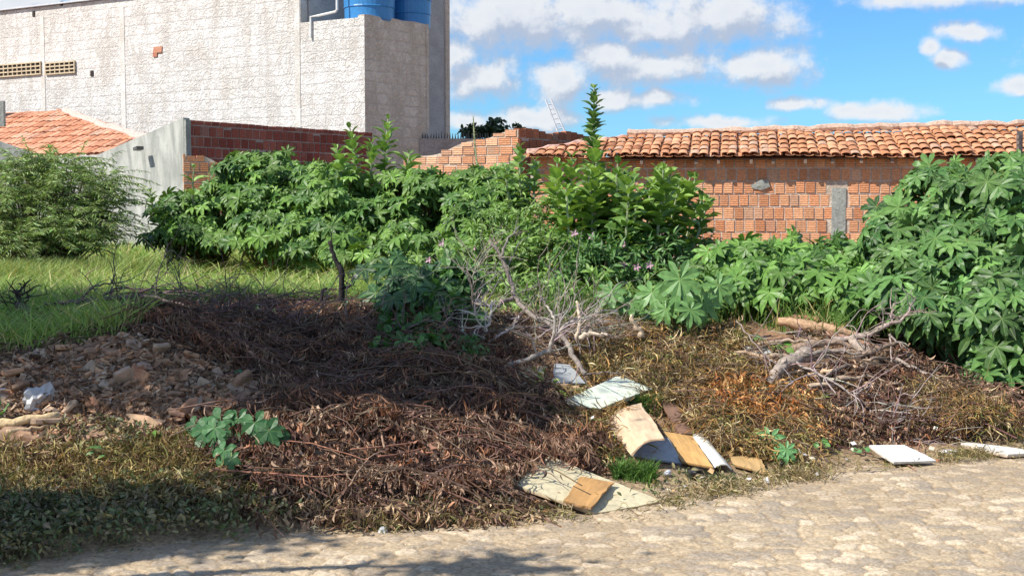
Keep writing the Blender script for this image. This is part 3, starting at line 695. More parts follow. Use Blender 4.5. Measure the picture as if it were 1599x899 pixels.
def milkweed(label, stems, size=(.10, .17), c=(.14, .26, .06), c2=(.30, .44, .13), gap=.055, group='broad-leaved milkweed plants', name='milkweed_plant', dense=1.):
    """stems: list of (px_base, py_base, px_top, py_top, Y)"""
    b0 = at(stems[0][0], stems[0][1], stems[0][4]); b0[2] = T(b0[0], b0[1]); t = thing(name, b0, label, 'plant', group); lf = Acc(); st = Acc(); fl = Acc()
    for (x0, y0, x1, y1, Y) in stems:
        a = at(x0, y0, Y); a[2] = max(a[2], T(a[0], a[1])); b = at(x1, y1, Y+random.uniform(-.2, .1)); L = np.linalg.norm(b-a)
        mid = (a+b)/2+[random.gauss(0, .05)*L, random.gauss(0, .05), 0]; pa = bezier(a, mid, b, 12)
        if a[2] > T(a[0], a[1])+.1: pa = np.vstack([[b0*.5+[a[0]*.5, a[1]*.5, a[2]*.3-.2*0]], pa]); pa[0][2] = T(pa[0][0], pa[0][1])
        tube(st, pa, np.linspace(.018, .009, len(pa)), 5, (.30, .34, .20))
        n = int(L/gap*dense); tt = np.linspace(.08, 1, n)
        pts = bezier(a, mid, b, 60)[(tt*59).astype(int)]; ax = norm(b-a)
        for k, (p, q) in enumerate(zip(pts, tt)):
            for s_ in (0, pi):
                an = k*pi/2*1.07+s_+random.gauss(0, .2); side = np.array([cos(an), sin(an), 0]); lift = .65+.9*q**3
                D = norm(side+ax*lift+rng.normal(0, .12, 3)); N = norm(ax*.8-side*lift+S*.15+rng.normal(0, .15, 3))
                sz = random.uniform(*size)*(1-.55*max(0, q-.8)/.2)*(.75+.25*min(1, q*4))
                f = random.random(); C = (np.array(c)*(1-f)+np.array(c2)*f)*random.gauss(1, .12)
                if q < .35 and random.random() < .05: C = np.array([.6, .48, .04])
                place(lf, TR, (p+side*.012)[None], D[None], N[None], sz, C[None])
    lf.build('foliage', M_leaf2, t); st.build('stems', M_bark, t); return t
def gb(px, Y): q = at(px, 400, Y); return (q[0], q[1])

# --- castor bushes, back row from left to right
castor('leftmost castor bush reaching over the foot of the grey cement wall', gb(335, 17), [(305, 350, 16.8, 54, 48, .7), (365, 292, 17.2, 36, 34, .5), (285, 375, 16.2, 46, 20, .5)], 90, size=(.13, .20), pet=(.08, .2))
castor('castor bush with dense drooping leaves below the dark red brick wall', gb(430, 16.5), [(415, 292, 17, 58, 45, .8), (420, 345, 16.2, 72, 48, .8), (390, 262, 17.2, 34, 12, .4), (400, 388, 15, 60, 16, .3), (455, 380, 14.8, 40, 24, .3)], 125, size=(.13, .20), pet=(.08, .2))
castor('castor bush standing behind the two burnt stalks', gb(545, 16), [(530, 335, 16, 70, 56, .8), (500, 295, 16.6, 45, 32, .6), (575, 360, 15.6, 50, 36, .6), (500, 385, 14.6, 50, 20, .3), (560, 392, 14.2, 46, 20, .3), (525, 290, 15.8, 40, 16, .3)], 130, size=(.13, .20), pet=(.08, .2))
castor('castor bush under the left end of the rising orange brick wall', gb(660, 15.8), [(650, 325, 15.8, 66, 58, .7), (665, 298, 16.2, 40, 20, .5), (640, 375, 15.2, 50, 30, .6), (620, 400, 13.6, 46, 22, .3), (680, 400, 13.4, 46, 24, .3)], 120, size=(.12, .19), pet=(.08, .2))
castor('castor bush with long narrow lobes before the middle of the orange brick wall', gb(760, 15.5), [(755, 322, 15.5, 62, 36, .7), (735, 290, 16, 34, 18, .4), (790, 292, 15.8, 34, 18, .4), (745, 355, 15, 50, 30, .6)], 105, size=(.12, .18), pet=(.08, .2))
# --- milkweed
milkweed('tall single milkweed stalk rising against the sky above the tiled roof', [(925, 330, 928, 138, 15.5)], size=(.13, .19), gap=.042, c=(.08, .17, .05), c2=(.19, .31, .09))
st_ = []
for k in range(38):
    x1 = 862+k*6.5+random.uniform(-6, 6); topy = 262+18*math.sin(k*1.1)+max(0, (k-25))*3.5+random.uniform(-12, 10)
    if k in (2, 9, 10): topy -= 18
    st_.append((940+(x1-940)*.8+random.uniform(-16, 16), 400, x1, topy+random.choice([0, 0, 30, 60]), 13.3+random.uniform(-.5, .8)))
milkweed('wide milkweed clump with round pale leaves against the long brick wall', st_, gap=.075, size=(.16, .25), c=(.11, .22, .04), c2=(.30, .44, .10))
milkweed('milkweed with three upright shoots below the plastered tower', [(560, 340, 546, 200, 16), (575, 340, 580, 222, 15.8), (596, 330, 606, 186, 16.2), (545, 340, 526, 232, 15.7), (612, 330, 640, 240, 15.9)], gap=.065, size=(.15, .23))
milkweed('milkweed shoots crossing the corner of the orange brick wall', [(815, 330, 812, 228, 15), (830, 330, 835, 250, 15), (800, 330, 790, 262, 14.8)], gap=.06, size=(.13, .20))
milkweed('small milkweed sprig beside the leftmost castor bush', [(262, 375, 234, 300, 16.2), (268, 370, 250, 330, 16.1)], gap=.06, size=(.12, .18))
milkweed('single round-leaved shoot before the broken low brick wall', [(303, 330, 303, 262, 16.4)], gap=.12, size=(.14, .2))
milkweed('milkweed shoot poking out of the feathery shrub', [(85, 330, 78, 232, 16.6), (45, 320, 40, 246, 16.6)], gap=.08, size=(.14, .20))
# --- climbing morning glory mass
leafy('tangled climber with narrow leaves and pink flowers left of the milkweed clump', gb(800, 13.5), [(800, 375, 13.6, 60, 44, .5), (835, 345, 14, 34, 34, .4), (760, 410, 13, 60, 36, .5), (870, 405, 13, 56, 40, .5)], 330, flowers=.045, fcol=(.66, .38, .50), size=(.06, .12), name='flowering_climber', cat='climber', slen=.3)
leafy('tangled climber with pink flowers below the milkweed clump', gb(960, 13), [(950, 385, 13.4, 66, 34, .5), (930, 425, 12.6, 60, 42, .5), (1010, 410, 13, 60, 38, .5), (1065, 390, 13.6, 36, 24, .4)], 330, flowers=.045, fcol=(.66, .38, .50), size=(.07, .13), name='flowering_climber', cat='climber', slen=.3, c=(.06, .15, .035), c2=(.12, .25, .06))
leafy('low green weeds behind the pale dead branch', gb(720, 12), [(700, 440, 12.2, 70, 36, .5), (780, 455, 11.8, 60, 30, .4), (850, 470, 11.3, 60, 32, .4)], 230, size=(.05, .10), name='weed_clump', cat='weeds', slen=.25)
leafy('low green weeds between the dead branch and the big castor leaf', gb(950, 11.5), [(930, 480, 11.2, 60, 34, .4), (1000, 480, 11, 50, 34, .4), (1080, 470, 11.2, 50, 34, .4)], 240, size=(.06, .11), name='weed_clump', cat='weeds', slen=.25)
leafy('grassy green weeds under the castor leaves right of centre', gb(1200, 12), [(1180, 430, 12.4, 80, 30, .5), (1260, 440, 12, 70, 36, .5), (1130, 460, 11.6, 50, 26, .4)], 260, size=(.09, .16), tm=TL, name='weed_clump', cat='weeds', slen=.25, c=(.06, .14, .03), c2=(.14, .26, .05))
# --- right castor plants
castor('low castor plant with small leaves under the biggest star leaf', gb(1060, 10.6), [(1060, 470, 10.8, 40, 20, .2), (1040, 500, 10.4, 40, 22, .2), (1075, 520, 10.1, 24, 14, .15)], 12, lpn=(3, 5), size=(.12, .18), pet=(.06, .16), c=(.13, .25, .075), c2=(.17, .30, .09))
castor('castor plant with broad pale leaves in front of the concrete pillar', gb(1180, 11.8), [(1170, 432, 11.8, 56, 24, .4), (1230, 420, 12, 50, 20, .4), (1130, 420, 12, 34, 18, .3), (1200, 455, 11.2, 50, 26, .4)], 46, size=(.14, .24), c=(.075, .17, .03), c2=(.165, .30, .06))
castor('castor plant with star leaves between the brick wall and the twig heap', gb(1320, 11.8), [(1315, 425, 11.8, 44, 28, .4), (1290, 455, 11.2, 50, 36, .4), (1340, 480, 10.8, 44, 26, .3)], 60, size=(.15, .24), c=(.06, .145, .03), c2=(.145, .28, .055))
castor('largest castor bush filling the right edge in front of the brick wall', gb(1500, 10.8), [(1478, 345, 11.4, 66, 54, .6), (1562, 332, 11.2, 78, 60, .7), (1500, 420, 10.8, 105, 66, .7), (1590, 440, 10.5, 70, 90, .6), (1420, 420, 11, 60, 60, .5), (1400, 390, 11.4, 34, 38, .4), (1562, 286, 11.4, 54, 20, .5), (1480, 300, 11.6, 34, 14, .4)], 165, size=(.11, .23), lpn=(5, 8), c=(.045, .115, .03), c2=(.13, .245, .06))
castor('castor bush with grey green leaves hanging over the right end of the heap', gb(1540, 9.9), [(1500, 500, 10.1, 70, 40, .4), (1580, 520, 9.8, 60, 55, .4), (1440, 475, 10.4, 50, 30, .3), (1590, 585, 9.5, 36, 26, .3)], 100, size=(.14, .22), c=(.045, .115, .03), c2=(.11, .215, .055))
# --- mid left weeds with dark castor leaf
castor('castor seedling with large dark leaves behind the brown brush heap', gb(640, 10.2), [(625, 445, 9.9, 34, 16, .2), (690, 450, 9.9, 28, 20, .2), (655, 470, 9.6, 34, 18, .2)], 14, lpn=(3, 5), size=(.16, .25), pet=(.06, .2), c=(.03, .085, .035), c2=(.05, .12, .04))
leafy('green weed thicket growing out of the brown brush heap', gb(680, 9.7), [(690, 500, 9.5, 46, 42, .25), (650, 530, 9.2, 52, 34, .22), (700, 560, 8.8, 38, 30, .2), (715, 460, 9.9, 40, 36, .25), (625, 480, 9.7, 40, 26, .2)], 230, lpn=(7, 13), size=(.06, .12), tm=TO, name='weed_clump', cat='weeds', slen=.2, c=(.05, .13, .03), c2=(.10, .22, .05))
leafy('green sprigs breaking through the top of the brown heap', gb(690, 8.6), [(640, 585, 8.6, 40, 12, .2), (715, 590, 8.5, 30, 16, .2), (590, 560, 8.8, 30, 10, .2)], 34, lpn=(5, 10), size=(.05, .09), tm=TO, name='weed_clump', cat='weeds', slen=.2, c=(.06, .14, .03), c2=(.11, .24, .05))
leafy('low weeds with bluish leaves on the crest left of the burnt stalks', gb(430, 10), [(420, 500, 10, 34, 12, .2), (560, 490, 10.2, 40, 14, .25)], 36, lpn=(6, 10), size=(.06, .11), tm=TO, name='weed_clump', cat='weeds', slen=.12, c=(.05, .12, .05), c2=(.08, .17, .07))
# --- feathery shrub at left
def feathery(label, base, blobs, twigs):
    base = np.array([base[0], base[1], T(*base[:2])]); t = thing('feathery_shrub', base, label, 'shrub'); lf = Acc(); st = Acc()
    ar = np.array([blob_area(b) for b in blobs]); cnt = np.round(twigs*ar/ar.sum()).astype(int)
    for b, k in zip(blobs, cnt):
        P, O = in_blob(k, b, .35)
        for i, (p, o) in enumerate(zip(P, O)):
            p[2] = max(p[2], T(p[0], p[1])+.1)
            if i % 4 == 0:
                mid = base*.45+p*.55; mid[2] = base[2]*.6+p[2]*.4; tube(st, bezier(base, mid, p, 6), np.linspace(.02, .004, 6), 4, (.13, .10, .07), cap=False)
            d = norm(np.array([o[0]*.9+random.gauss(0, .3), o[1]*.6+random.gauss(0, .3), .25+random.gauss(0, .2)])); L = random.uniform(.25, .55)
            m = 26; tt = np.linspace(.02, 1, m)[:, None]; path = p+d*L*tt-np.array([0, 0, .22])*tt**2*L*1.5
            tube(st, path[::5], .003, 3, (.10, .11, .05), cap=False)
            side = norm(np.cross(d, [0, 0, 1.])); sg = np.where(np.arange(m) % 2, 1, -1)[:, None]
            D = norm(side*sg+d*.5+[0, 0, -.35]+rng.normal(0, .25, (m, 3))); N = norm(np.array([0, 0, 1.])+rng.normal(0, .35, (m, 3))+S*.3)
            f = random.random(); C = jit(np.array([.19, .28, .08])*(1-f)+np.array([.36, .47, .17])*f, m, .15)
            V = TF; place(lf, V, path, D, N, rng.uniform(.05, .10, m), C)
    lf.build('foliage', M_leaf2, t); st.build('branches', M_bark, t)
TF = (np.array([[0, 0, 0], [.3, -.09, 0], [1, 0, -.1], [.4, .09, 0]]), np.zeros((0, 3), int), np.array([[0, 1, 2, 3]]), np.zeros(4))
feathery('feathery light green shrub at the left edge before the grey walls', gb(60, 15.2), [(50, 335, 15.4, 90, 46, .9), (0, 285, 15.4, 60, 42, .8), (115, 300, 15.6, 50, 38, .6), (60, 372, 15, 95, 28, .8), (140, 350, 15.2, 40, 34, .5), (95, 262, 15.6, 30, 24, .3), (160, 280, 15.7, 26, 14, .3), (40, 262, 15.5, 30, 24, .3), (170, 315, 15.6, 22, 12, .2)], 1250)
# --- distant tree over the wall
leafy('distant small dark tree top peeping over the orange brick wall', gb(755, 34), [(752, 203, 34, 24, 9, .3), (770, 198, 34, 14, 6, .3), (790, 203, 34.2, 16, 4, .3), (738, 210, 34, 14, 8, .3)], 60, lpn=(10, 14), size=(.10, .2), tm=TO, name='far_tree', cat='tree', slen=.25, c=(.03, .06, .025), c2=(.05, .09, .035))
milk = milkweed('thin sprig sticking up beside the distant tree', [(745, 260, 739, 182, 20.6)], size=(.03, .05), gap=.05, name='thin_sprig', group=None, c=(.2, .22, .14), c2=(.25, .27, .18))

# ------------------------------------------------------------------ grass
def blades(acc, X, Y, L, wd, C, lean=.5, z0=None, up=1.):
    n = len(X); Z = terr(X, Y) if z0 is None else z0; an = rng.random(n)*2*pi; d = np.column_stack([np.cos(an), np.sin(an)])*(lean*(.3+rng.random(n)))[:, None]; d[:, 0] += .1
    pa = rng.random(n)*2*pi; sx_ = np.column_stack([np.cos(pa), np.sin(pa)*.6]); V = []; al = []
    for t, ww in ((0, 1), (.4, .9), (.75, .6), (1, 0)):
        cx = X+d[:, 0]*L*t*t; cy = Y+d[:, 1]*L*t*t; cz = Z+L*t*(1-.35*lean*t)*up-.01
        if t < 1: V += [np.column_stack([cx-sx_[:, 0]*wd*ww, cy-sx_[:, 1]*wd*ww, cz]), np.column_stack([cx+sx_[:, 0]*wd*ww, cy+sx_[:, 1]*wd*ww, cz])]
        else: V.append(np.column_stack([cx, cy, cz]))
    V = np.stack(V, 1); base = (np.arange(n)*7)[:, None]
    F4 = np.concatenate([base+np.array([[0, 1, 3, 2]]), base+np.array([[2, 3, 5, 4]])]); F3 = base+np.array([[4, 5, 6]])
    acc.add(V.reshape(-1, 3), [F3, F4], np.repeat(np.hstack([C, np.zeros((n, 1))]), 7, 0))
def sample_px(n, poly, y0, y1, power=1.):
    """points of the ground inside an outline of the photograph's view, evenly spread on the ground"""
    out = []; tot = 0
    xs = [p[0] for p in poly]
    while tot < n:
        Y = rng.uniform(y0, y1, n*3); X = rng.uniform((min(xs)-800)/FPX, (max(xs)-800)/FPX, n*3)*Y; keep = rng.random(n*3) < (Y/y1)**(1-power) if power != 1 else rng.random(n*3) < Y/y1
        X, Y = X[keep], Y[keep]; px, py = proj(np.column_stack([X, Y, terr(X, Y)])); k = in_poly(px, py, poly); out.append(np.column_stack([X[k], Y[k]])); tot += k.sum()
        if len(out) > 60: break
    return np.vstack(out)[:n].T
def gcol(n, X, Y, a, b, dry=(.42, .36, .14), pd=.12):
    f = np.clip(fbm(X, Y, .9, 3, 91)*1.6-.3+rng.normal(0, .2, n), 0, 1)[:, None]; C = np.array(a)*(1-f)+np.array(b)*f; C *= rng.normal(1, .15, (n, 1))
    k = rng.random(n) < pd; C[k] = np.array(dry)*rng.normal(1, .2, (k.sum(), 1)); return np.clip(C, .01, .8)
acc = Acc()
PG = [(-60, 385), (250, 385), (640, 392), (760, 420), (720, 480), (560, 505), (400, 505), (250, 500), (160, 560), (60, 590), (-60, 590)]
X, Y = sample_px(36000, [(-60, 340), (760, 340), (760, 520), (640, 520), (240, 505), (160, 560), (60, 590), (-60, 590)], 8, 24, 2.)
blades(acc, X, Y, rng.uniform(.15, .46, len(X))*np.clip(.7+Y/40, .7, 1.2)*(.55+.9*fbm(X, Y, 1.6, 3, 77)), rng.uniform(.0035, .007, len(X))*np.clip(Y/11, .8, 2.2), gcol(len(X), X, Y, (.18, .33, .055), (.42, .52, .16), (.56, .48, .24), pd=.22), .85)
X, Y = sample_px(14000, [(-60, 340), (760, 340), (700, 480), (640, 520), (240, 505), (160, 560), (60, 590), (-60, 590)], 8, 13, 1.)
blades(acc, X, Y, rng.uniform(.14, .50, len(X))*(.55+.9*fbm(X, Y, 2.2, 3, 78)), rng.uniform(.003, .006, len(X)), gcol(len(X), X, Y, (.12, .26, .05), (.32, .44, .12), (.52, .45, .22), pd=.12), .95)
# taller seed heads at the left back
X, Y = sample_px(9000, [(-60, 340), (240, 340), (220, 460), (-60, 480)], 9, 15, 1.)
blades(acc, X, Y, rng.uniform(.3, .62, len(X)), rng.uniform(.003, .006, len(X)), gcol(len(X), X, Y, (.22, .33, .08), (.38, .46, .17)), .6)
tag(acc.build('grass', M_blade), 'tall bright green grass over the back of the lot', 'grass', kind='stuff')
# grassy undergrowth behind the right hand heap
acc = Acc()
X, Y = sample_px(15000, [(640, 380), (1599, 380), (1640, 600), (1480, 560), (1150, 510), (930, 520), (640, 470)], 9.5, 16, 1.5)
blades(acc, X, Y, rng.uniform(.15, .42, len(X)), rng.uniform(.004, .008, len(X)), gcol(len(X), X, Y, (.07, .15, .03), (.15, .25, .05)), .6)
tag(acc.build('undergrowth', M_blade), 'dark green grassy undergrowth beneath the castor plants', 'undergrowth', kind='stuff')

# ------------------------------------------------------------------ dry litter, brush, heaps
# outlines of the boards: no litter lies on top of them
EXC = [[(792, 758), (800, 742), (856, 703), (1040, 783), (930, 810)], [(868, 628), (966, 584), (1020, 604), (935, 640)], [(942, 655), (1002, 624), (1036, 672), (1082, 674), (1110, 682), (1144, 734), (1064, 730), (984, 716)],
       [(1028, 620), (1054, 624), (1090, 680), (1062, 682)], [(1134, 699), (1190, 715), (1204, 742), (1145, 728)], [(1352, 692), (1415, 690), (1468, 720), (1396, 726)], [(1498, 688), (1524, 687), (1640, 708), (1573, 714)],
       [(860, 600), (866, 565), (892, 566), (918, 600)], [(796, 594), (808, 567), (855, 571), (850, 598)], [(780, 568), (792, 553), (815, 566), (800, 574)], [(1160, 504), (1158, 488), (1218, 482), (1225, 498)], [(1165, 530), (1168, 500), (1230, 502), (1244, 530)], [(1158, 552), (1158, 535), (1204, 540), (1210, 556)]]
def litter(name, label, polys, n, cols, ln, wdmul=1., hmax=.12, y0=5.2, y1=12, hang=.6, mat=None, tm=None, twig=None, cat='litter', clump=1.):
    a = Acc(); cols = np.array(cols)
    per = 14
    for poly, frac in polys:
        k = int(n*frac/per); X, Y = sample_px(int(k*1.5), poly, y0, y1, 1.); kk = rng.random(len(X)) < .25+1.6*sstep(.36, .62, fbm(X, Y, 2.6, 3, 19)); X, Y = X[kk][:k], Y[kk][:k]; k = len(X)
        hz = rng.random(k)**1.4*hmax*(.4+1.2*fbm(X, Y, 3, 2, 15)); an = rng.uniform(-.9, .9, k)+np.where(rng.random(k) < .5, 0, pi); L = rng.uniform(.15, .5, k)*clump
        d = np.column_stack([np.cos(an), np.sin(an)*.8]); tt = rng.random((k, per)); arch = 4*tt*(1-tt)
        bx = X[:, None]+d[:, :1]*L[:, None]*(tt-.5)+rng.normal(0, .012, (k, per)); by = Y[:, None]+d[:, 1:]*L[:, None]*(tt-.5)+rng.normal(0, .012, (k, per))
        bz = terr(bx, by)+hz[:, None]+arch*.05+.01
        P = np.stack([bx, by, bz], -1).reshape(-1, 3); m = len(P)
        epx, epy = proj(P); keep = ~np.any([in_poly(epx, epy, e_) for e_ in EXC], 0) | (rng.random(m) < .02); ct = rng.choice(len(cols), k); C = np.clip(np.repeat(cols[ct], per, 0)*rng.normal(1, .28, (m, 1)), .008, .8)[keep]; P = P[keep]; m = len(P)
        D = norm(np.column_stack([rng.normal(0, .5, m), rng.normal(-.25, .5, m), -hang+rng.normal(0, .45, m)])); N = norm(rdir(m)+[0, -.5, .5])
        place(a, tm or TD, P, D, N, rng.uniform(ln*.55, ln*1.35, m)*wdmul, C)
        if twig:
            for i in range(0, k, twig):
                ex, ey = proj(np.array([X[i], Y[i], T(X[i], Y[i])]))
                if any(in_poly(np.array([ex]), np.array([ey]), e_)[0] for e_ in EXC): continue
                q = np.array([X[i], Y[i], 0]); dd = np.array([*d[i], 0]); LL = L[i]*random.uniform(.8, 1.8); pts_ = [q+dd*LL*(s-.5) for s in (0, .35, .7, 1)]
                for s, p_ in zip((0, .35, .7, 1), pts_): p_[2] = T(p_[0], p_[1])+hz[i]+.05*4*s*(1-s)+.01
                ex, ey = proj(np.array(pts_))
                if np.any([in_poly(ex, ey, e_) for e_ in EXC]) and random.random() < .85: continue
                tube(a, np.array(pts_), [.005, .004, .003, .002], 3, jit((.16, .10, .07), 1)[0], cap=False)
    return tag(a.build(name, mat or M_dry), label, cat, kind='stuff')
BR = [(.22, .11, .07), (.14, .07, .05), (.30, .175, .115), (.08, .045, .035), (.46, .31, .21), (.21, .12, .085), (.36, .18, .10), (.26, .19, .13)]
PB1 = [(180, 505), (300, 478), (420, 500), (560, 510), (740, 555), (800, 575), (880, 660), (930, 720), (860, 790), (760, 812), (600, 812), (400, 800), (330, 740), (345, 690), (440, 660), (370, 590), (240, 545)]
PB2 = [(1390, 535), (1430, 540), (1500, 570), (1590, 610), (1640, 680), (1560, 660), (1480, 600)]
PB3 = [(1190, 640), (1290, 600), (1420, 560), (1520, 640), (1480, 690), (1300, 700), (1200, 690)]
litter('dry_brush_heap', 'large heap of brown withered branches and leaves left of the boards', [(PB1, 1.)], 62000, BR, .052, hmax=.14, twig=1)
litter('hanging_dead_leaves', 'bundles of drooping brown leaves hanging from the stems low on the heap', [([(345, 700), (560, 700), (800, 690), (850, 770), (760, 800), (400, 790)], 1.)], 15000, BR+[(.50, .34, .22)], .062, hmax=.17, hang=1.1, clump=.6)
litter('dry_strand_litter', 'fine drooping brown strands and twigs tangled through the large heap', [(PB1, 1.)], 60000, BR, .075, hmax=.20, twig=2, hang=.8, tm=TN)
litter('withered_leaf_bank', 'bank of withered brown leaves at the right end of the heap', [(PB2, .55), (PB3, .45)], 17000, BR+[(.30, .2, .1)], .048, hmax=.12, twig=2, y1=13)
litter('front_leaf_litter', 'pale brown dead leaves along the road edge below the brush heap', [([(330, 745), (600, 770), (860, 770), (900, 800), (780, 822), (560, 828), (400, 826), (330, 800)], 1.)], 9000, [(.42, .28, .18), (.28, .17, .11), (.5, .36, .22), (.16, .09, .06)], .05, hmax=.06, twig=3)
DG = [(.38, .24, .09), (.30, .23, .09), (.50, .34, .14), (.22, .13, .07), (.25, .25, .08), (.56, .45, .26), (.40, .22, .08), (.20, .14, .09)]
litter('dry_yellow_weeds', 'yellowed dying weeds covering the slope above the broken boards', [([(900, 540), (1010, 520), (1150, 530), (1230, 590), (1290, 690), (1240, 730), (1120, 720), (1040, 650), (930, 630)], .75), ([(880, 640), (960, 640), (1000, 720), (940, 735), (900, 720)], .08), ([(1430, 620), (1530, 640), (1600, 680), (1500, 690), (1440, 680)], .17)], 46000, DG, .06, hmax=.11, twig=3, hang=.25, tm=TN, wdmul=1.25)
litter('rust_coloured_leaves', 'rust orange dead leaves below the knotted log', [([(1130, 620), (1220, 620), (1270, 650), (1270, 700), (1180, 690), (1120, 660)], 1.)], 5000, [(.52, .24, .08), (.42, .17, .06), (.6, .34, .14)], .05, hmax=.12, hang=.2)
litter('straw_litter', 'straw coloured dry grass and leaves at the lower left', [([(-60, 715), (120, 715), (330, 700), (420, 760), (400, 800), (150, 800), (-60, 800)], 1.)], 24000, [(.40, .31, .12), (.30, .20, .10), (.48, .40, .19), (.22, .22, .07), (.26, .16, .09)], .07, hmax=.05, twig=4, hang=.02, tm=TN)
litter('leafy_ground_cover', 'dark small-leaved creeping plants at the lower left edge of the road', [([(-60, 770), (140, 780), (330, 765), (440, 800), (440, 828), (230, 855), (-60, 890)], .88), ([(100, 690), (220, 690), (230, 730), (130, 735)], .06), ([(560, 815), (900, 800), (1180, 735), (1200, 748), (900, 815)], .06)], 15000, [(.13, .16, .06), (.10, .12, .05), (.18, .18, .08), (.26, .20, .11), (.30, .25, .12), (.18, .13, .08)], .034, tm=TS, hmax=.07, hang=-.1, mat=M_leaf2, cat='ground cover')
litter('fringe_litter', 'thin dry grass fringe along the edge of the paved road', [([(430, 800), (820, 806), (1060, 780), (1260, 735), (1599, 706), (1640, 712), (1300, 752), (1050, 800), (860, 822), (430, 838)], 1.)], 6500, [(.40, .30, .16), (.3, .24, .1), (.5, .4, .24), (.2, .2, .07)], .05, hmax=.02, hang=.02, tm=TN)
litter('mound_litter', 'crumbled brown plant litter over the bare soil between the heaps', [([(-60, 560), (200, 520), (330, 540), (450, 640), (430, 720), (-60, 730)], .45), ([(740, 470), (940, 500), (930, 640), (860, 660), (780, 590)], .3), ([(1150, 500), (1420, 500), (1460, 580), (1250, 640), (1150, 600)], .25)], 12000, [(.20, .13, .09), (.28, .19, .13), (.14, .09, .06), (.4, .29, .2)], .04, hmax=.05, hang=.05, twig=4)
# ------------------------------------------------------------------ boards
def Gr(px, py, back=.05):
    g_ = G(px, py); o = np.array([0, 0, EYE]); d = g_-o; L = np.linalg.norm(d); return o+d*(L-back)/L
def board(name, label, cat, cs, th=.018, c=(.6, .5, .36), mat=None, sag=0., edge=None, group=None, parent=None, nseg=8, warp=.004, wave=None, spots=0):
    cs = [np.asarray(q, float) for q in cs]; n = nseg; V = []; A = []; Lx = np.linalg.norm(cs[1]-cs[0]); Ly = np.linalg.norm(cs[3]-cs[0])
    nn = norm(np.cross(cs[1]-cs[0], cs[3]-cs[0])); nn = nn if nn[2] > 0 else -nn
    for k in (0, -th):
        for i in range(n+1):
            for j in range(n+1):
                s, t = i/n, j/n; p = (cs[0]*(1-s)+cs[1]*s)*(1-t)+(cs[3]*(1-s)+cs[2]*s)*t
                h = sag*4*(s*(1-s)) + (wave(s, t) if wave else 0)+warp*sin(5*s+3*t+cs[0][0]*9)
                rag = warp*1.2 if (i in (0, n) or j in (0, n)) else 0
                p = p+nn*(k+h)+np.array([random.gauss(0, rag), random.gauss(0, rag), 0])*(k == 0)
                V.append(p); A.append([s*Lx, t*Ly, k])
    m = (n+1)**2; I = lambda i, j: i*(n+1)+j; F = []; E = []
    for i in range(n):
        for j in range(n): F += [[I(i, j), I(i+1, j), I(i+1, j+1), I(i, j+1)], [m+I(i, j+1), m+I(i+1, j+1), m+I(i+1, j), m+I(i, j)]]
        for a_, b_ in ((I(i, 0), I(i+1, 0)), (I(i, n), I(i+1, n)), (I(0, i), I(0, i+1)), (I(n, i), I(n, i+1))): E.append([a_, b_, m+b_, m+a_])
    C = np.tile(np.array(c, float), (2*m, 1)); C[m:] = np.array(edge if edge is not None else np.array(c)*.6)
    a = Acc(); a.add(np.array(V), np.array(F+E), C, np.array(A)); o = a.build(name, mat or M_board, parent, origin=None if parent else tuple(sum(cs)/4))
    if not parent: tag(o, label, cat, group)
    return o
cream = (.58, .51, .33)
B1 = [Gr(812, 722, .10), Gr(868, 708, .10), atz(1032, 783, .035), atz(925, 802, .035)]
B1 = [Gr(797, 754, .26), Gr(858, 711, .30), Gr(1034, 783, .14), Gr(928, 801, .12)]
board('fibreboard_sheet', 'large cream fibreboard sheet sloping from the brush heap onto the road edge', 'board', B1, .02, cream, sag=.0, edge=(.33, .22, .14))
q = lambda px, py, z: atz(px, py, z)
board('fibreboard_piece', 'small orange-brown board lying on the large cream sheet', 'board', [Gr(880, 782, .30), Gr(905, 745, .34), Gr(958, 752, .30), Gr(924, 791, .27)], .014, (.56, .31, .11), M_ply, edge=(.25, .13, .06))
board('broken_cabinet_panel', 'pale green-white panel lying on the slope below the dead branches', 'board', [Gr(872, 628, .36), Gr(966, 586, .45), Gr(1018, 606, .45), Gr(935, 638, .36)], .035, (.66, .70, .56), edge=(.30, .32, .20), warp=.002)
board('grey_slab', 'flat grey sheet half buried between the dead branches', 'board', [Gr(862, 597, .24), Gr(866, 568, .24), Gr(890, 569, .24), Gr(914, 598, .24)], .02, (.40, .42, .42), warp=.002)
board('cream_fragment', 'cream board fragment with broken edges at the top of the brush heap', 'board', [Gr(800, 590, .26), Gr(812, 570, .3), Gr(852, 574, .3), Gr(846, 594, .26)], .02, (.58, .49, .30), warp=.012)
board('cream_fragment', 'tiny cream shard leaning left of the grey sheet', 'board', [Gr(783, 566, .3), Gr(792, 556, .32), Gr(812, 566, .32), Gr(800, 571, .3)], .015, (.7, .58, .36), warp=.006)
board('plywood_sheet', 'curved pale plywood sheet propped over a grey panel', 'board', [q(985, 708, .16), Gr(943, 655, .28), Gr(1000, 628, .36), q(1036, 681, .26)], .012, (.72, .52, .33), M_ply, edge=(.4, .25, .14), wave=lambda s, t: .022*sin(4.2*t-.4)*(1-.3*s), warp=.004)
board('grey_panel', 'smooth grey panel in the gap under the curved plywood sheet', 'board', [q(983, 711, .10), q(1014, 672, .19), q(1044, 684, .18), q(1066, 723, .06)], .012, (.42, .45, .48), warp=.001)
board('fibreboard_piece', 'orange-brown fibreboard leaning right of the curved plywood', 'board', [q(1064, 720, .08), Gr(1034, 674, .22), Gr(1080, 680, .22), q(1113, 728, .08)], .014, (.60, .35, .12), M_ply, edge=(.22, .12, .05), warp=.002)
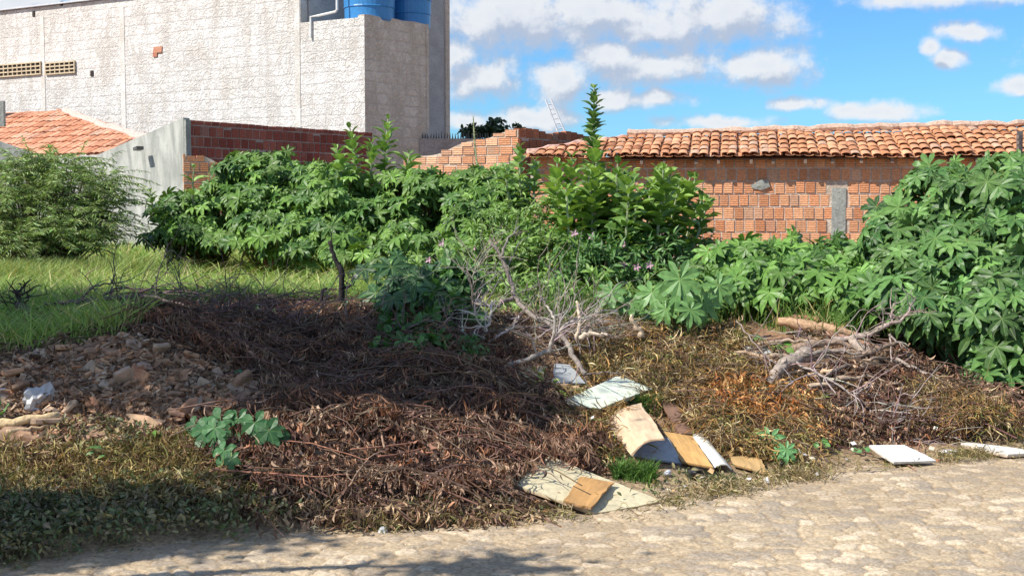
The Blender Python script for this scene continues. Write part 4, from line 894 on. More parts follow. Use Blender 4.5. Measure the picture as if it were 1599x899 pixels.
board('fibreboard_piece', 'off-white flexed panel beside the orange-brown fibreboard', 'board', [q(1113, 730, .05), Gr(1078, 681, .16), Gr(1106, 684, .16), q(1142, 732, .04)], .008, (.68, .66, .58), wave=lambda s, t: .03*sin(pi*t), warp=.003)
board('wood_plank', 'dark weathered plank sloping down behind the curved plywood', 'plank', [Gr(1030, 622, .26), Gr(1052, 628, .26), Gr(1086, 678, .2), Gr(1062, 676, .2)], .022, (.24, .135, .085), M_ply, warp=.003)
board('fibreboard_piece', 'narrow tan board lying flat at the road edge right of the panels', 'board', [q(1145, 724, .05), q(1135, 701, .10), q(1188, 717, .06), q(1202, 740, .02)], .014, (.56, .36, .15), M_ply, edge=(.25, .15, .07), warp=.003)
board('white_board', 'white board flat on the road edge under thin twigs', 'board', [q(1396, 721, .03), q(1357, 695, .09), q(1412, 694, .09), q(1462, 718, .03)], .016, (.70, .69, .64), edge=(.45, .4, .33), warp=.002)
board('white_board', 'long narrow white board at the right end of the road edge', 'board', [q(1573, 709, .03), q(1500, 692, .05), q(1520, 690, .06), q(1625, 705, .03)], .022, (.66, .62, .54), edge=(.36, .25, .17), warp=.002)
board('cream_board', 'pale cream board on the crest of the right hand heap', 'board', [Gr(1163, 502, .25), Gr(1160, 490, .35), Gr(1216, 484, .4), Gr(1222, 497, .3)], .03, (.68, .57, .38), warp=.006)
board('bark_slab', 'brown curved bark slab under the pale cream board', 'bark', [Gr(1165, 528, .2), Gr(1170, 503, .3), Gr(1228, 505, .3), Gr(1240, 528, .2)], .02, (.34, .19, .10), M_ply, wave=lambda s, t: .05*sin(pi*s), warp=.008)
board('cement_slab', 'small grey cement slab between green vines on the right heap', 'slab', [Gr(1160, 549, .16), Gr(1160, 538, .18), Gr(1200, 542, .18), Gr(1207, 553, .16)], .03, (.45, .44, .40), M_rub, warp=.004)
tan = (.52, .40, .28)
# ------------------------------------------------------------------ logs, dead branches, stalks
def pxpath(K, n=5, back=.1, wob=.006):
    P = []
    for k in K:
        if len(k) == 3: P.append(at(*k))
        else: P.append(Gr(k[0], k[1], back+.08))
    P = smooth_path(P, n); return P+rng.normal(0, wob, P.shape)
def twigs(acc, P, n, L, r, c, depth=2, spread=.8, bias=(0, 0, .15)):
    for _ in range(n):
        i = random.randint(len(P)//5, len(P)-1); p = P[i]; t = norm(P[min(i+1, len(P)-1)]-P[max(i-1, 0)]); d = norm(t*.7+rng.normal(0, spread, 3)*[1, .8, .8]+bias)
        l = L*random.uniform(.5, 1.3); K = [p]; 
        for s in range(4): d = norm(d+rng.normal(0, .22, 3)); q_ = K[-1]+d*l/4; q_[2] = max(q_[2], T(q_[0], q_[1])+.01); K.append(q_)
        K = smooth_path(K, 3); tube(acc, K, np.linspace(r, r*.35, len(K)), 4, jit(c, 1, .12)[0], cap=False)
        if depth > 1: twigs(acc, K, 3, l*.55, r*.55, c, depth-1, spread, bias)
def branchy(name, label, cat, main, r, c, subs=(), tw=(10, .4, .006), back=.1, group=None, bias=(0, 0, .15), bare=False):
    P = pxpath(main, back=back, wob=.002 if cat in ('stem', 'cable') else .006); o = P[len(P)//2]; t = thing(name, o, label, cat, group) if (subs or tw[0]) else None
    a = Acc(); R = np.interp(np.linspace(0, 1, len(P)), np.linspace(0, 1, len(r)), r) if hasattr(r, '__len__') else np.linspace(r, r*.5, len(P)); R = R*(1+rng.normal(0, .07, len(R)))
    tube(a, P, R, 8, c)
    if t is None: return tag(a.build(name, M_bark, None, True, origin=tuple(o)), label, cat, group)
    a.build('limb', M_bark, t, True)
    for sub in subs:
        rs = sub[1]; Q = pxpath(sub[0], back=back+.03); a = Acc(); tube(a, Q, np.linspace(rs, rs*.4, len(Q)), 6, jit(c, 1, .08, .02)[0]); a.build('side_branch', M_bark, t, True)
        for _ in range(3 if tw[0] else 0): b = Acc(); twigs(b, Q, 1, tw[1]*.6, tw[2], c, 1, bias=bias); b.build('twig', M_bark, t)
    for _ in range(tw[0]): b = Acc(); twigs(b, P, 1, tw[1], tw[2], c, bias=bias); b.build('twig', M_bark, t)
    return t
grey = (.42, .36, .30); pale = (.60, .52, .44); dark = (.10, .075, .065)
branchy('dead_branch', 'thick pale dead branch rising bent above the weeds in the middle', 'branch', [(765, 376, 9.9), (782, 402, 9.85), (796, 432, 9.8), (803, 462, 9.7), (825, 488, 9.5), (862, 508, 9.3), (884, 534, 9.1), (897, 560, 8.9), (912, 582, 8.75)], [.011, .018, .018, .017, .018, .017, .018, .019, .02], (.25, .21, .18), [([(783, 400, 9.8), (792, 375, 9.9), (812, 352, 10)], .012), ([(803, 462, 9.7), (770, 478, 9.5), (740, 472, 9.5)], .018)], (14, .35, .005))
branchy('dead_branch', 'white forked dead branch standing at the top of the brown brush heap', 'branch', [(745, 552, 9.0), (757, 520, 8.95), (766, 495, 8.95), (768, 470, 9.0)], .014, (.50, .45, .39), [([(750, 545, 8.98), (775, 525, 8.9), (800, 512, 8.9), (812, 492, 8.9)], .011), ([(747, 550, 9), (735, 530, 8.9), (720, 515, 8.9)], .013), ([(757, 520, 8.95), (742, 495, 8.9), (744, 480, 8.9)], .008)], (8, .25, .005))
branchy('dead_branch', 'grey curved dead branch lying across the centre below the thick pale branch', 'branch', [(790, 570, 8.6), (826, 562, 8.55), (856, 545, 8.5), (870, 520, 8.5), (905, 497, 8.55), (965, 482, 8.7)], [.017, .017, .014, .011, .008, .004], (.40, .35, .30), [([(862, 540, 8.5), (866, 505, 8.5), (856, 478, 8.6), (840, 462, 8.6)], .012), ([(840, 555, 8.5), (832, 530, 8.5), (822, 520, 8.5)], .008)], (14, .35, .005))
branchy('dead_branch', 'tangle of thin grey twigs behind the curved dead branch', 'branch', [(760, 520, 9.6), (820, 510, 9.5), (880, 515, 9.4), (940, 525, 9.3)], .010, (.30, .25, .21), (), (46, .45, .0045), bias=(0, 0, .35))
branchy('dead_branch', 'thin grey twigs fanning up left of the thick pale branch', 'branch', [(730, 560, 9.5), (740, 500, 9.5), (738, 440, 9.6), (745, 410, 9.7)], .007, (.28, .25, .2), (), (26, .4, .004), bias=(0, 0, .4))
branchy('log', 'short pale upright log stub left of the big castor leaves', 'log', [(1003, 526, 9.6), (992, 508, 9.6), (985, 490, 9.6)], .028, (.58, .44, .30), (), (0,))
branchy('log', 'pale cut stick standing behind the cream panel', 'log', [(900, 530, 9.2), (905, 500, 9.2), (902, 470, 9.3)], .018, (.56, .44, .32), (), (0,))
branchy('log', 'short light log lying right of the dead branches', 'log', [(905, 527, 9.0), (925, 521, 9.0), (950, 523, 9.0)], .02, (.60, .48, .36), (), (0,))
branchy('log', 'tan stick lying above the pale green-white panel', 'log', [(868, 603), (895, 606), (928, 610)], .022, (.55, .38, .22), (), (0,), back=.12)
branchy('log', 'light broken stump beside the pale green-white panel', 'log', [(950, 600), (957, 585), (956, 572)], .03, (.50, .36, .24), (), (0,), back=.1)
branchy('log', 'knotted grey log sticking out of the right hand heap', 'log', [(1202, 600, 9.0), (1216, 578, 9.1), (1240, 563, 9.2), (1262, 550, 9.3)], [.036, .042, .055, .06], (.33, .27, .22), [([(1250, 555, 9.2), (1300, 548, 9.3), (1345, 553, 9.3)], .02)], (8, .3, .006))
branchy('palm_log', 'long tan palm log along the crest of the right hand heap', 'log', [(1215, 500, 10.3), (1260, 508, 10.2), (1300, 514, 10.1), (1340, 522, 10)], [.034, .045, .036, .02], (.42, .27, .16), (), (0,))
branchy('palm_log', 'shorter rust brown log behind the long tan palm log', 'log', [(1232, 496, 10.5), (1275, 502, 10.5), (1325, 516, 10.4)], [.03, .04, .03], (.40, .22, .12), (), (0,))
for lab, K_, r_, c_ in (('brown broken limb lying behind the knotted log', [(1240, 545, 9.6), (1290, 535, 9.7), (1340, 541, 9.7)], .035, (.30, .21, .15)),
    ('dark split limb crossing under the forked branch', [(1330, 565, 9.4), (1368, 545, 9.5), (1410, 535, 9.6)], .028, (.22, .16, .12)),
    ('pale barkless limb low in the twigs right of the knotted log', [(1240, 610, 9.0), (1275, 602, 9.0), (1320, 604, 9.0)], .022, (.50, .38, .27)),
    ('reddish brown limb at the back of the right hand heap', [(1290, 522, 10.0), (1345, 533, 9.9), (1400, 555, 9.7)], .026, (.34, .20, .13)),
    ('thin grey limb sloping to the right end of the heap', [(1400, 560, 9.4), (1450, 585, 9.2), (1500, 615, 9.0)], .015, (.33, .27, .22))):
    branchy('log', lab, 'log', K_, r_, c_, (), (0,))
for k in range(18):
    x_ = random.uniform(1170, 1470); y_ = 520+abs(x_-1300)*.12+random.uniform(0, 85); dx_ = random.uniform(18, 48); dy_ = random.uniform(-9, 11)
    branchy('stick', 'bare broken stick lying in the right hand heap', 'stick', [(x_-dx_, y_-dy_), (x_+random.uniform(-6, 6), y_-4+random.uniform(-4, 4)), (x_+dx_, y_+dy_)], random.uniform(.012, .026), tuple(np.array(random.choice([(.30, .22, .16), (.42, .31, .22), (.24, .18, .14), (.50, .36, .24)]))), (), (0,), back=.22, group='bare sticks in the right hand heap')
branchy('log', 'tan log lying in the grey twigs of the right hand heap', 'log', [(1262, 588, 9.2), (1285, 582, 9.2), (1310, 575, 9.2)], .028, (.62, .42, .26), (), (0,))
branchy('log', 'pale broken stick right of the tan log', 'log', [(1352, 583, 9.4), (1370, 580, 9.4), (1390, 577, 9.4)], .02, (.52, .42, .33), (), (0,))
branchy('dead_branch', 'thick grey branch leaning down in the right hand heap', 'branch', [(1328, 530, 9.7), (1350, 550, 9.6), (1370, 575, 9.5), (1382, 590, 9.4)], [.035, .04, .035, .03], (.36, .29, .23), (), (12, .35, .006))
branchy('dead_branch', 'forked dead branch pointing up to the right above the heap', 'branch', [(1300, 530, 9.8), (1345, 524, 9.7), (1385, 508, 9.6), (1418, 492, 9.6)], [.02, .024, .018, .01], (.34, .27, .23), [([(1390, 506, 9.6), (1393, 485, 9.6), (1396, 472, 9.6)], .012), ([(1412, 496, 9.6), (1424, 476, 9.6), (1430, 464, 9.6)], .010), ([(1390, 520, 9.6), (1392, 560, 9.5), (1398, 590, 9.4)], .008), ([(1388, 522, 9.6), (1410, 540, 9.5), (1425, 550, 9.5)], .009)], (10, .3, .005))
branchy('dead_branch', 'grey fan of thin twigs spread over the lower right heap', 'branch', [(1230, 560, 9.2), (1290, 590, 9.0), (1350, 630, 8.8), (1400, 680, 8.5)], .010, (.36, .30, .27), (), (40, .45, .006), bias=(.1, -.2, 0))
branchy('dead_branch', 'thin reddish twigs reaching over the white board on the road edge', 'branch', [(1560, 640, 9.0), (1480, 665, 8.7), (1430, 690, 8.5), (1395, 710, 8.4)], .007, (.38, .20, .14), [([(1430, 720), (1445, 680), (1520, 650)], .004), ([(1430, 735), (1400, 700), (1396, 650)], .004)], (14, .5, .004), bias=(0, -.1, .1), back=.06)
branchy('dead_branch', 'thin bare twigs crossing the knotted log', 'branch', [(1150, 500, 9.8), (1180, 540, 9.3), (1210, 580, 9.1), (1230, 640, 8.8)], .007, (.25, .19, .16), (), (22, .5, .004))
branchy('dead_branch', 'long dark bare branch lying over the shaded grass at left', 'branch', [(28, 478, 9.6), (95, 502, 9.5), (160, 506, 9.4), (225, 535, 9.2)], .026, (.17, .13, .12), [([(95, 502, 9.5), (140, 452, 9.6), (175, 441, 9.6)], .012)], (30, .5, .006), bias=(.2, 0, .2))
branchy('dead_branch', 'dark arching branch running right from the shaded grass to the heap', 'branch', [(70, 476, 9.7), (150, 467, 9.6), (230, 462, 9.5), (300, 482, 9.4), (350, 505, 9.3), (395, 525, 9.2)], .018, (.16, .12, .11), [([(150, 467, 9.6), (190, 450, 9.6), (250, 455, 9.5), (330, 465, 9.4)], .01)], (44, .5, .006), bias=(.2, 0, .15))
branchy('dead_branch', 'mesh of fine dark twigs on the crest of the brown heap', 'branch', [(230, 505, 9.4), (330, 510, 9.2), (450, 525, 9.1), (600, 530, 9.1), (700, 560, 8.9)], .010, (.22, .16, .14), (), (80, .55, .006), bias=(.1, 0, .1))
branchy('charred_root', 'upright tangle of blackened roots at the left edge', 'root', [(32, 520, 9.6), (34, 485, 9.6), (28, 452, 9.6)], .03, (.05, .04, .04), [([(30, 490, 9.6), (44, 470, 9.6), (38, 450, 9.6)], .012)], (14, .22, .008))
branchy('burnt_stalk', 'taller black burnt stalk forked beside the castor bushes', 'stalk', [(530, 508, 10.2), (532, 470, 10.2), (534, 430, 10.2), (522, 402, 10.2), (514, 376, 10.2)], .030, (.035, .03, .028), [([(533, 452, 10.2), (552, 440, 10.2), (558, 416, 10.2)], .016)], (3, .12, .006))
branchy('burnt_stalk', 'shorter black curled burnt stalk left of the forked one', 'stalk', [(500, 502, 10.1), (503, 480, 10.1), (502, 458, 10.1), (510, 451, 10.1)], .020, (.035, .03, .028), [([(503, 480, 10.1), (509, 466, 10.1), (509, 455, 10.1)], .010)], (0,))
red = (.36, .17, .11)
for lab, K, r in (('long reddish stem arching over the right part of the brown heap', [(548, 702), (640, 692), (700, 672), (742, 667), (785, 688), (815, 722)], .0048),
                  ('thinner reddish stem arching just below the longest one', [(590, 714), (650, 702), (700, 684), (755, 680), (800, 702)], .0048),
                  ('reddish stem from the big green leaves to the heap centre', [(338, 712), (380, 692), (440, 688), (500, 696), (580, 720)], .0048),
                  ('low reddish stem along the foot of the brown heap', [(330, 733), (400, 738), (480, 744), (560, 742)], .0048),
                  ('reddish stem dropping toward the cream fibreboard sheet', [(665, 706), (720, 714), (750, 736), (785, 752)], .0048),
                  ('straight pale stem low in the brown heap', [(640, 738), (700, 742), (740, 752), (800, 770)], .0048),
                  ('short curved brown stem at the centre of the brown heap', [(545, 760), (560, 735), (580, 712), (600, 704)], .0048),
                  ('thin dark stem standing on the brown heap', [(600, 700), (592, 660), (590, 620), (585, 600)], .006),
                  ('faint grey stem rising right on the brown heap', [(700, 640), (720, 620), (750, 606)], .006)):
    branchy('dry_stem', lab, 'stem', K, r, red if 'red' in lab else (.34, .22, .15), (), (0,), back=.32, group='dry stems on the brown heap')
branchy('bamboo_pole', 'pale bamboo pole resting on the rubble at the left edge', 'pole', [(-25, 664), (30, 658), (92, 649)], [.030, .026, .022], (.62, .46, .26), (), (0,), back=.10)
branchy('wood_stick', 'short pale stick under the bamboo pole', 'stick', [(12, 676), (45, 672), (84, 663)], .016, (.5, .36, .22), (), (0,), back=.08)
branchy('wire', 'dark bent cable lying on the road edge at right', 'cable', [(1310, 738), (1400, 737), (1470, 733), (1500, 740), (1524, 734)], .006, (.16, .13, .12), (), (0,), back=.03)
# ------------------------------------------------------------------ rubble
import bmesh
def hull(kind, sz, c):
    bm = bmesh.new()
    if kind == 'shard':
        k = random.randint(4, 7)
        for i in range(k):
            an = 2*pi*i/k+random.uniform(-.4, .4); r = random.uniform(.6, 1)
            for h in (-.12, .12): bm.verts.new((cos(an)*r, sin(an)*r*.75, h*random.uniform(.7, 1.2)+.15*cos(an)**2))
    else:
        for i in range(16):
            d = rdir(1)[0]*[1, .8, .65]*random.uniform(.8, 1); bm.verts.new(d)
    r = bmesh.ops.convex_hull(bm, input=bm.verts[:]); bmesh.ops.delete(bm, geom=[g_ for g_ in r['geom_interior'] if isinstance(g_, bmesh.types.BMVert)], context='VERTS')
    bmesh.ops.bevel(bm, geom=bm.edges[:], offset=.05, segments=1, affect='EDGES', profile=.5)
    bmesh.ops.scale(bm, vec=(sz, sz, sz), verts=bm.verts[:])
    me = bpy.data.meshes.new('rubble'); bm.to_mesh(me); bm.free()
    ca = me.color_attributes.new('Col', 'FLOAT_COLOR', 'POINT'); n = len(me.vertices)
    cc = np.hstack([jit(c, n, .06, .03), np.zeros((n, 1))]); ca.data.foreach_set('color', cc.astype(np.float32).ravel()); me.materials.append(M_rub); return me
RC = [(.42, .25, .15), (.33, .20, .12), (.48, .31, .19), (.28, .18, .12), (.40, .29, .20), (.50, .26, .14), (.36, .22, .14), (.46, .35, .25)]
protos = []
for i in range(30):
    kind = 'shard' if i % 5 else 'chunk'; protos.append((kind, hull(kind, random.uniform(.05, .085) if kind == 'shard' else random.uniform(.03, .05), RC[i % len(RC)])))
PR = [(-40, 600), (60, 560), (200, 535), (330, 560), (365, 590), (440, 655), (400, 665), (280, 650), (290, 700), (210, 715), (120, 705), (60, 720), (-40, 700)]
X, Y = sample_px(285, PR, 6.3, 9.6, 1.)
first = {}
def drop(kind_me, x, y, s, label, group, cat='rubble', up=.0, name=None):
    kind, me = kind_me; nm = name or ('clay_shard' if kind == 'shard' else 'rubble_chunk')
    o = bpy.data.objects.new(nm, me); col.objects.link(o); e = .42 if kind == 'shard' else 3
    o.location = (x, y, T(x, y)+up); o.rotation_euler = (random.gauss(.25, e), random.gauss(0, e), random.random()*6.3); o.scale = (s,)*3; return tag(o, label, cat, group)
for i, (x, y) in enumerate(zip(X, Y)):
    k = protos[i % 30]; s = random.choice([.6, .8, 1, 1.2, 1.5, 1.9]); lab = 'reddish brown flat clay shard in the rubble heap at left' if k[0] == 'shard' else 'angular brown rubble chunk in the rubble heap at left'
    drop(k, x, y, s, lab, 'clay shards in the rubble heap' if k[0] == 'shard' else 'chunks in the rubble heap', up=random.uniform(.0, .06))
def chips(name, label, poly, n, lo, hi, cols, y0=5, y1=11, up=.04, flat=.35):
    a = Acc(); X, Y = sample_px(n, poly, y0, y1, 1.); ex_, ey_ = proj(np.column_stack([X, Y, terr(X, Y)])); kp = ~np.any([in_poly(ex_, ey_-d_, e_) for e_ in EXC for d_ in (-22, -12, 0, 12, 22)], 0); X, Y = X[kp], Y[kp]; n = len(X); Z = terr(X, Y)+rng.random(n)*up; base = np.array([[-1, -1, -1], [1, -1, -1], [1, 1, -1], [-1, 1, -1], [-1, -1, 1], [1, -1, 1], [1, 1, 1], [-1, 1, 1]])*.5
    s = rng.uniform(lo, hi, n); R = norm(rng.normal(0, 1, (n, 3))+[0, 0, .0]); Zx = norm(rng.normal(0, .5, (n, 3))+[0, 0, 1]); R = norm(R-np.sum(R*Zx, 1)[:, None]*Zx); Yx = np.cross(Zx, R)
    v = base[None]*(1+rng.normal(0, .22, (n, 8, 3))); v[..., 2] *= flat
    W = np.stack([X, Y, Z], 1)[:, None]+s[:, None, None]*(v[..., :1]*R[:, None]+v[..., 1:2]*Yx[:, None]+v[..., 2:]*Zx[:, None])
    C = np.array(cols)[rng.integers(0, len(cols), n)]*rng.normal(1, .2, (n, 1)); F = (BOXF[None]+(np.arange(n)*8)[:, None, None]).reshape(-1, 4)
    a.add(W.reshape(-1, 3), F, np.clip(np.repeat(np.hstack([C, np.zeros((n, 1))]), 8, 0), .01, .8)); return tag(a.build(name, M_rub), label, 'debris', kind='stuff')
chips('rubble_fines', 'crumbled bits of clay tile and earth filling the rubble heap', PR, 8000, .012, .065, RC, up=.06, flat=.22)
chips('scattered_fines', 'scattered small clay bits and stones along the slopes', [(-40, 560), (440, 540), (440, 780), (-40, 800)], 1500, .008, .03, RC)
chips('litter_bits', 'tiny pale scraps of board and paper strewn between the boards', [(780, 640), (1200, 600), (1480, 690), (1480, 735), (1000, 800), (760, 800)], 260, .008, .035, [(.6, .52, .38), (.5, .32, .16), (.62, .6, .56), (.3, .2, .12)], up=.12, flat=.12)
chips('road_grit', 'small stones and grit scattered over the paved road', [(-40, 870), (800, 830), (1640, 720), (1640, 905), (-40, 905)], 1500, .004, .014, [(.45, .36, .26), (.3, .24, .18), (.6, .55, .48), (.2, .15, .1)], y0=4.6, up=.012)
def chunk(name, label, cat, px, py, sx_, c, back=.06, scale=(1, .8, .7), mat=None, rough=.16, sub=3, rot=None):
    bm = bmesh.new(); bmesh.ops.create_icosphere(bm, subdivisions=sub, radius=1)
    p = Gr(px, py, back); s = sx_/2*np.linalg.norm(p-[0, 0, EYE])/FPX; sd_ = random.random()*50
    for v in bm.verts:
        co = np.array(v.co); n_ = float(fbm(co[0]*1.3+sd_+co[2]*.7, co[1]*1.3+co[2]*1.1, 1.6, 4, 5))-.5; v.co *= 1+n_*rough*6
        v.co = (v.co[0]*s*scale[0], v.co[1]*s*scale[1], v.co[2]*s*scale[2])
    me = bpy.data.meshes.new(name); bm.to_mesh(me); bm.free(); n = len(me.vertices)
    ca = me.color_attributes.new('Col', 'FLOAT_COLOR', 'POINT'); cc = np.hstack([jit(c, n, .04, .01), np.zeros((n, 1))]); ca.data.foreach_set('color', cc.astype(np.float32).ravel()); me.materials.append(mat or M_rub)
    o = bpy.data.objects.new(name, me); col.objects.link(o); o.location = tuple(p); o.rotation_euler = rot or (random.uniform(-.3, .3), random.uniform(-.3, .3), random.random()*6); return tag(o, label, cat)
chunk('plastic_bag', 'crumpled white plastic bag on the rubble at left', 'plastic bag', 62, 625, 56, (.50, .49, .48), .12, (1, .7, .75), M_plastic, .22)
chunk('plastic_bag', 'small green plastic scrap between rubble and brown heap', 'plastic scrap', 370, 584, 16, (.03, .30, .12), .14, (1, .7, .9), M_plastic, .22)
chunk('stone_slab', 'large flat grey-pink stone at the top of the rubble', 'stone', 226, 575, 44, (.40, .28, .22), .10, (1, .5, .35), None, .16)
chunk('clay_block', 'rough tan clay block on top of the rubble heap', 'stone', 212, 544, 44, (.42, .30, .21), .08, (1, .7, .5), None, .18)
chunk('red_brick_fragment', 'orange brick fragment right of the rubble crest', 'brick fragment', 287, 558, 32, (.45, .20, .12), .08, (1, .6, .55), M_brick, .06)
chunk('cement_lump', 'grey cement lump behind the big green leaves', 'stone', 421, 650, 46, (.46, .40, .34), .10, (1, .6, .8), None, .10)
chunk('red_brick_fragment', 'little red brick fragment on the grey cement lump', 'brick fragment', 422, 626, 18, (.50, .20, .12), .16, (1, .8, .6), M_brick, .05)
chunk('flat_stone', 'flat pale brown stone at the foot of the rubble', 'stone', 192, 694, 38, (.48, .38, .28), .06, (1, .8, .5), None, .06)
chunk('flat_stone', 'small pale stone left of the flat pale brown stone', 'stone', 113, 706, 20, (.50, .40, .32), .05, (1, .8, .8), None, .06)
chunk('flat_stone', 'light grey stone in the middle of the rubble', 'stone', 192, 664, 26, (.46, .42, .38), .06, (1, .8, .5), None, .06)
chunk('clay_block', 'white-pink stone beside the crumpled white bag', 'stone', 76, 690, 28, (.45, .34, .25), .05, (1, .8, .6), None, .1)
chunk('clay_block', 'upright tan broken block by the brown heap', 'stone', 338, 594, 28, (.40, .29, .21), .08, (.8, .6, 1.3), None, .1)
for i, (px, py, s, lab, c) in enumerate(((266, 713, 14, 'white paper scrap under the green weeds at left', (.75, .74, .72)), (392, 762, 13, 'white plastic scrap at the left foot of the brown heap', (.7, .7, .68)), (372, 607, 12, 'pale plastic scrap below the green one', (.62, .66, .68)),
      (1043, 738, 12, 'white crumpled cup in the shadow below the grey panel', (.72, .74, .78)), (256, 570, 14, 'small white-blue scrap on the rubble crest', (.5, .54, .56)), (598, 829, 16, 'pale grey stone chip at the road edge below the brown heap', (.5, .52, .5)),
      (1012, 788, 9, 'white bottle cap at the corner of the large cream sheet', (.8, .78, .74)), (10, 618, 26, 'torn white plastic cup at the left frame edge', (.74, .76, .74)), (1120, 674, 9, 'small pale stone by the teal plastic piece', (.6, .6, .5)))):
    chunk('litter_scrap', lab, 'scrap', px, py, s, c, .05, (1, .8, .8), M_plastic, .2, 2)
chunk('black_bag', 'black plastic bag in the shadow under the leaning boards', 'plastic bag', 1085, 741, 56, (.02, .02, .022), .05, (1, .5, .28), M_plastic, .2)
chunk('teal_wrapper', 'teal plastic wrapper among the yellowed weeds', 'wrapper', 1134, 674, 13, (.05, .50, .42), .12, (.6, .5, 1.7), M_plastic, .12, 2, (0, 0, 0))
chunk('orange_cloth', 'flat orange rag beside the white board under twigs', 'rag', 1446, 719, 44, (.62, .22, .12), .03, (1, .6, .16), M_dry, .15, 3, (0, 0, 0))
chunk('paper_scrap', 'grey crumpled paper right of the orange rag', 'paper', 1482, 706, 34, (.60, .58, .56), .04, (1, .6, .25), M_dry, .2, 3, (0, 0, 0))
chunk('paper_scrap', 'flattened pale paper on the road below the orange rag', 'paper', 1484, 738, 26, (.58, .56, .56), .01, (1, .6, .10), M_dry, .1, 3, (0, 0, 0))
chunk('brick_chip', 'tiny red brick chip alone on the paved road', 'brick chip', 1040, 832, 14, (.45, .16, .10), .02, (1, .5, .35), None, .06, 2, (0, 0, .2))
for i, (px, py, s) in enumerate(((1500, 712, 26), (1478, 724, 30), (1462, 702, 24))):
    pass
# ------------------------------------------------------------------ single leafy plants
TB = tmpl_ovate(.46, .25, .22, (0, .1, .3, .5, .7, .88, 1)); TB[3][:] *= .92
def rosette(name, label, root, leaves, tm, c, c2, back=.15, cat='plant', group=None, face=.6):
    r0 = G(*root); t = thing(name, r0, label, cat, group); lf = Acc(); st = Acc()
    for lv in leaves:
        px, py, s = lv[:3]; s = s*(.60 if name == 'broad_leaved_weed' else 1); p = Gr(px, py, back*random.uniform(.7, 1.2)) if len(lv) == 3 else at(px, py, lv[3]); sz = s*np.linalg.norm(p-[0, 0, EYE])/FPX; o = norm(np.array([px-root[0], 0, (root[1]-py)*.6])+rng.normal(0, 4, 3))
        tube(st, bezier(r0, (r0+p)/2+[0, 0, .04], p, 6), [.006, .005, .005, .004, .004, .003], 4, (.20, .24, .10), cap=False)
        D = norm(o*[1, 1, .6]+[0, -.35, -.1]) if len(tm[0]) < 30 else norm(np.array([o[0]*.4, -.4, -.9])); N = norm(np.array([0, -face, .8])+S*.3+rng.normal(0, .12, 3)); f = random.random(); C = np.array(c)*(1-f)+np.array(c2)*f
        place(lf, tm, p[None], D[None], N[None], sz, C[None])
    lf.build('foliage', M_leaf, t, smooth=len(tm[0]) < 30); st.build('stems', M_bark, t); return t
rosette('broad_leaved_weed', 'big dark green broad-leaved weed between the rubble and the brown heap', (362, 695), [(322, 670, 62), (345, 655, 58), (372, 654, 54), (398, 660, 58), (420, 672, 60), (340, 684, 54), (366, 680, 48), (350, 704, 50), (388, 686, 56), (410, 690, 48), (356, 694, 46), (305, 664, 44), (434, 680, 44), (362, 716, 36), (380, 668, 52), (335, 668, 50), (400, 674, 44)], TQ, (.035, .105, .035), (.06, .16, .055), cat='weed', back=.48)
rosette('castor_plant', 'castor plant with the biggest pale star leaf right of centre', (1060, 515), [(1062, 436, 62, 9.8), (1122, 446, 42, 10), (1018, 456, 36, 10), (1100, 474, 36, 9.9), (1040, 482, 30, 9.9), (1078, 484, 34, 9.7), (955, 455, 34, 10.2), (985, 470, 30, 10.2)], TC, (.15, .30, .09), (.11, .23, .07), face=.9, back=.5)
rosette('small_weed', 'small light green weed right of the flat pale brown stone', (240, 700), [(230, 695, 18), (240, 690, 20), (250, 688, 18), (262, 690, 18), (245, 700, 16), (225, 700, 15), (256, 698, 17), (268, 694, 12)], TO, (.12, .24, .05), (.16, .30, .07), cat='weed', back=.22)
rosette('small_weed', 'spiky dark green weed below the rubble at left', (172, 712), [(160, 700, 22), (170, 698, 24), (180, 704, 20), (188, 708, 18), (150, 706, 18), (142, 700, 14), (165, 712, 16)], TL, (.05, .14, .05), (.10, .22, .06), cat='weed', back=.22)
rosette('small_weed', 'pair of pale green leaves at the left frame edge', (6, 668), [(4, 650, 40), (2, 636, 30), (8, 706, 18), (2, 752, 22)], TB, (.12, .24, .08), (.14, .28, .09), cat='weed')
rosette('small_weed', 'tiny green sprout at the foot of the brown heap', (487, 800), [(480, 795, 10), (487, 790, 12), (496, 792, 10), (500, 797, 9), (490, 802, 10)], TO, (.12, .26, .06), (.15, .30, .08), cat='weed', back=.05)
rosette('small_weed', 'bright yellow-green sprout left of the pale green-white panel', (850, 622), [(846, 590, 16), (850, 600, 18), (856, 608, 18), (844, 606, 16), (862, 598, 14), (850, 580, 13), (866, 614, 18), (874, 620, 18), (842, 618, 14), (838, 580, 16), (858, 620, 16)], TO, (.20, .36, .06), (.26, .42, .08), cat='weed', back=.35)
rosette('castor_seedling', 'young castor seedling with one star leaf at the road edge', (1212, 722), [(1202, 684, 32), (1228, 702, 24), (1216, 706, 18)], TC, (.15, .34, .13), (.12, .28, .10), cat='seedling', face=1., back=.34)
rosette('castor_seedling', 'tiny seedling right of the star-leaved one', (1275, 705), [(1268, 694, 13), (1280, 690, 13), (1286, 696, 11), (1274, 700, 10)], TB, (.12, .28, .07), (.14, .30, .08), cat='seedling', back=.2)
rosette('castor_seedling', 'very small seedling left of the white board', (1346, 705), [(1340, 702, 9), (1350, 700, 9), (1346, 706, 8)], TB, (.12, .30, .10), (.12, .3, .1), cat='seedling', back=.16)
rosette('castor_seedling', 'limp yellow-green seedling below the knotted log', (1275, 650), [(1272, 622, 16), (1278, 624, 18), (1282, 628, 16), (1268, 626, 14)], TL, (.24, .34, .08), (.28, .38, .1), cat='seedling')
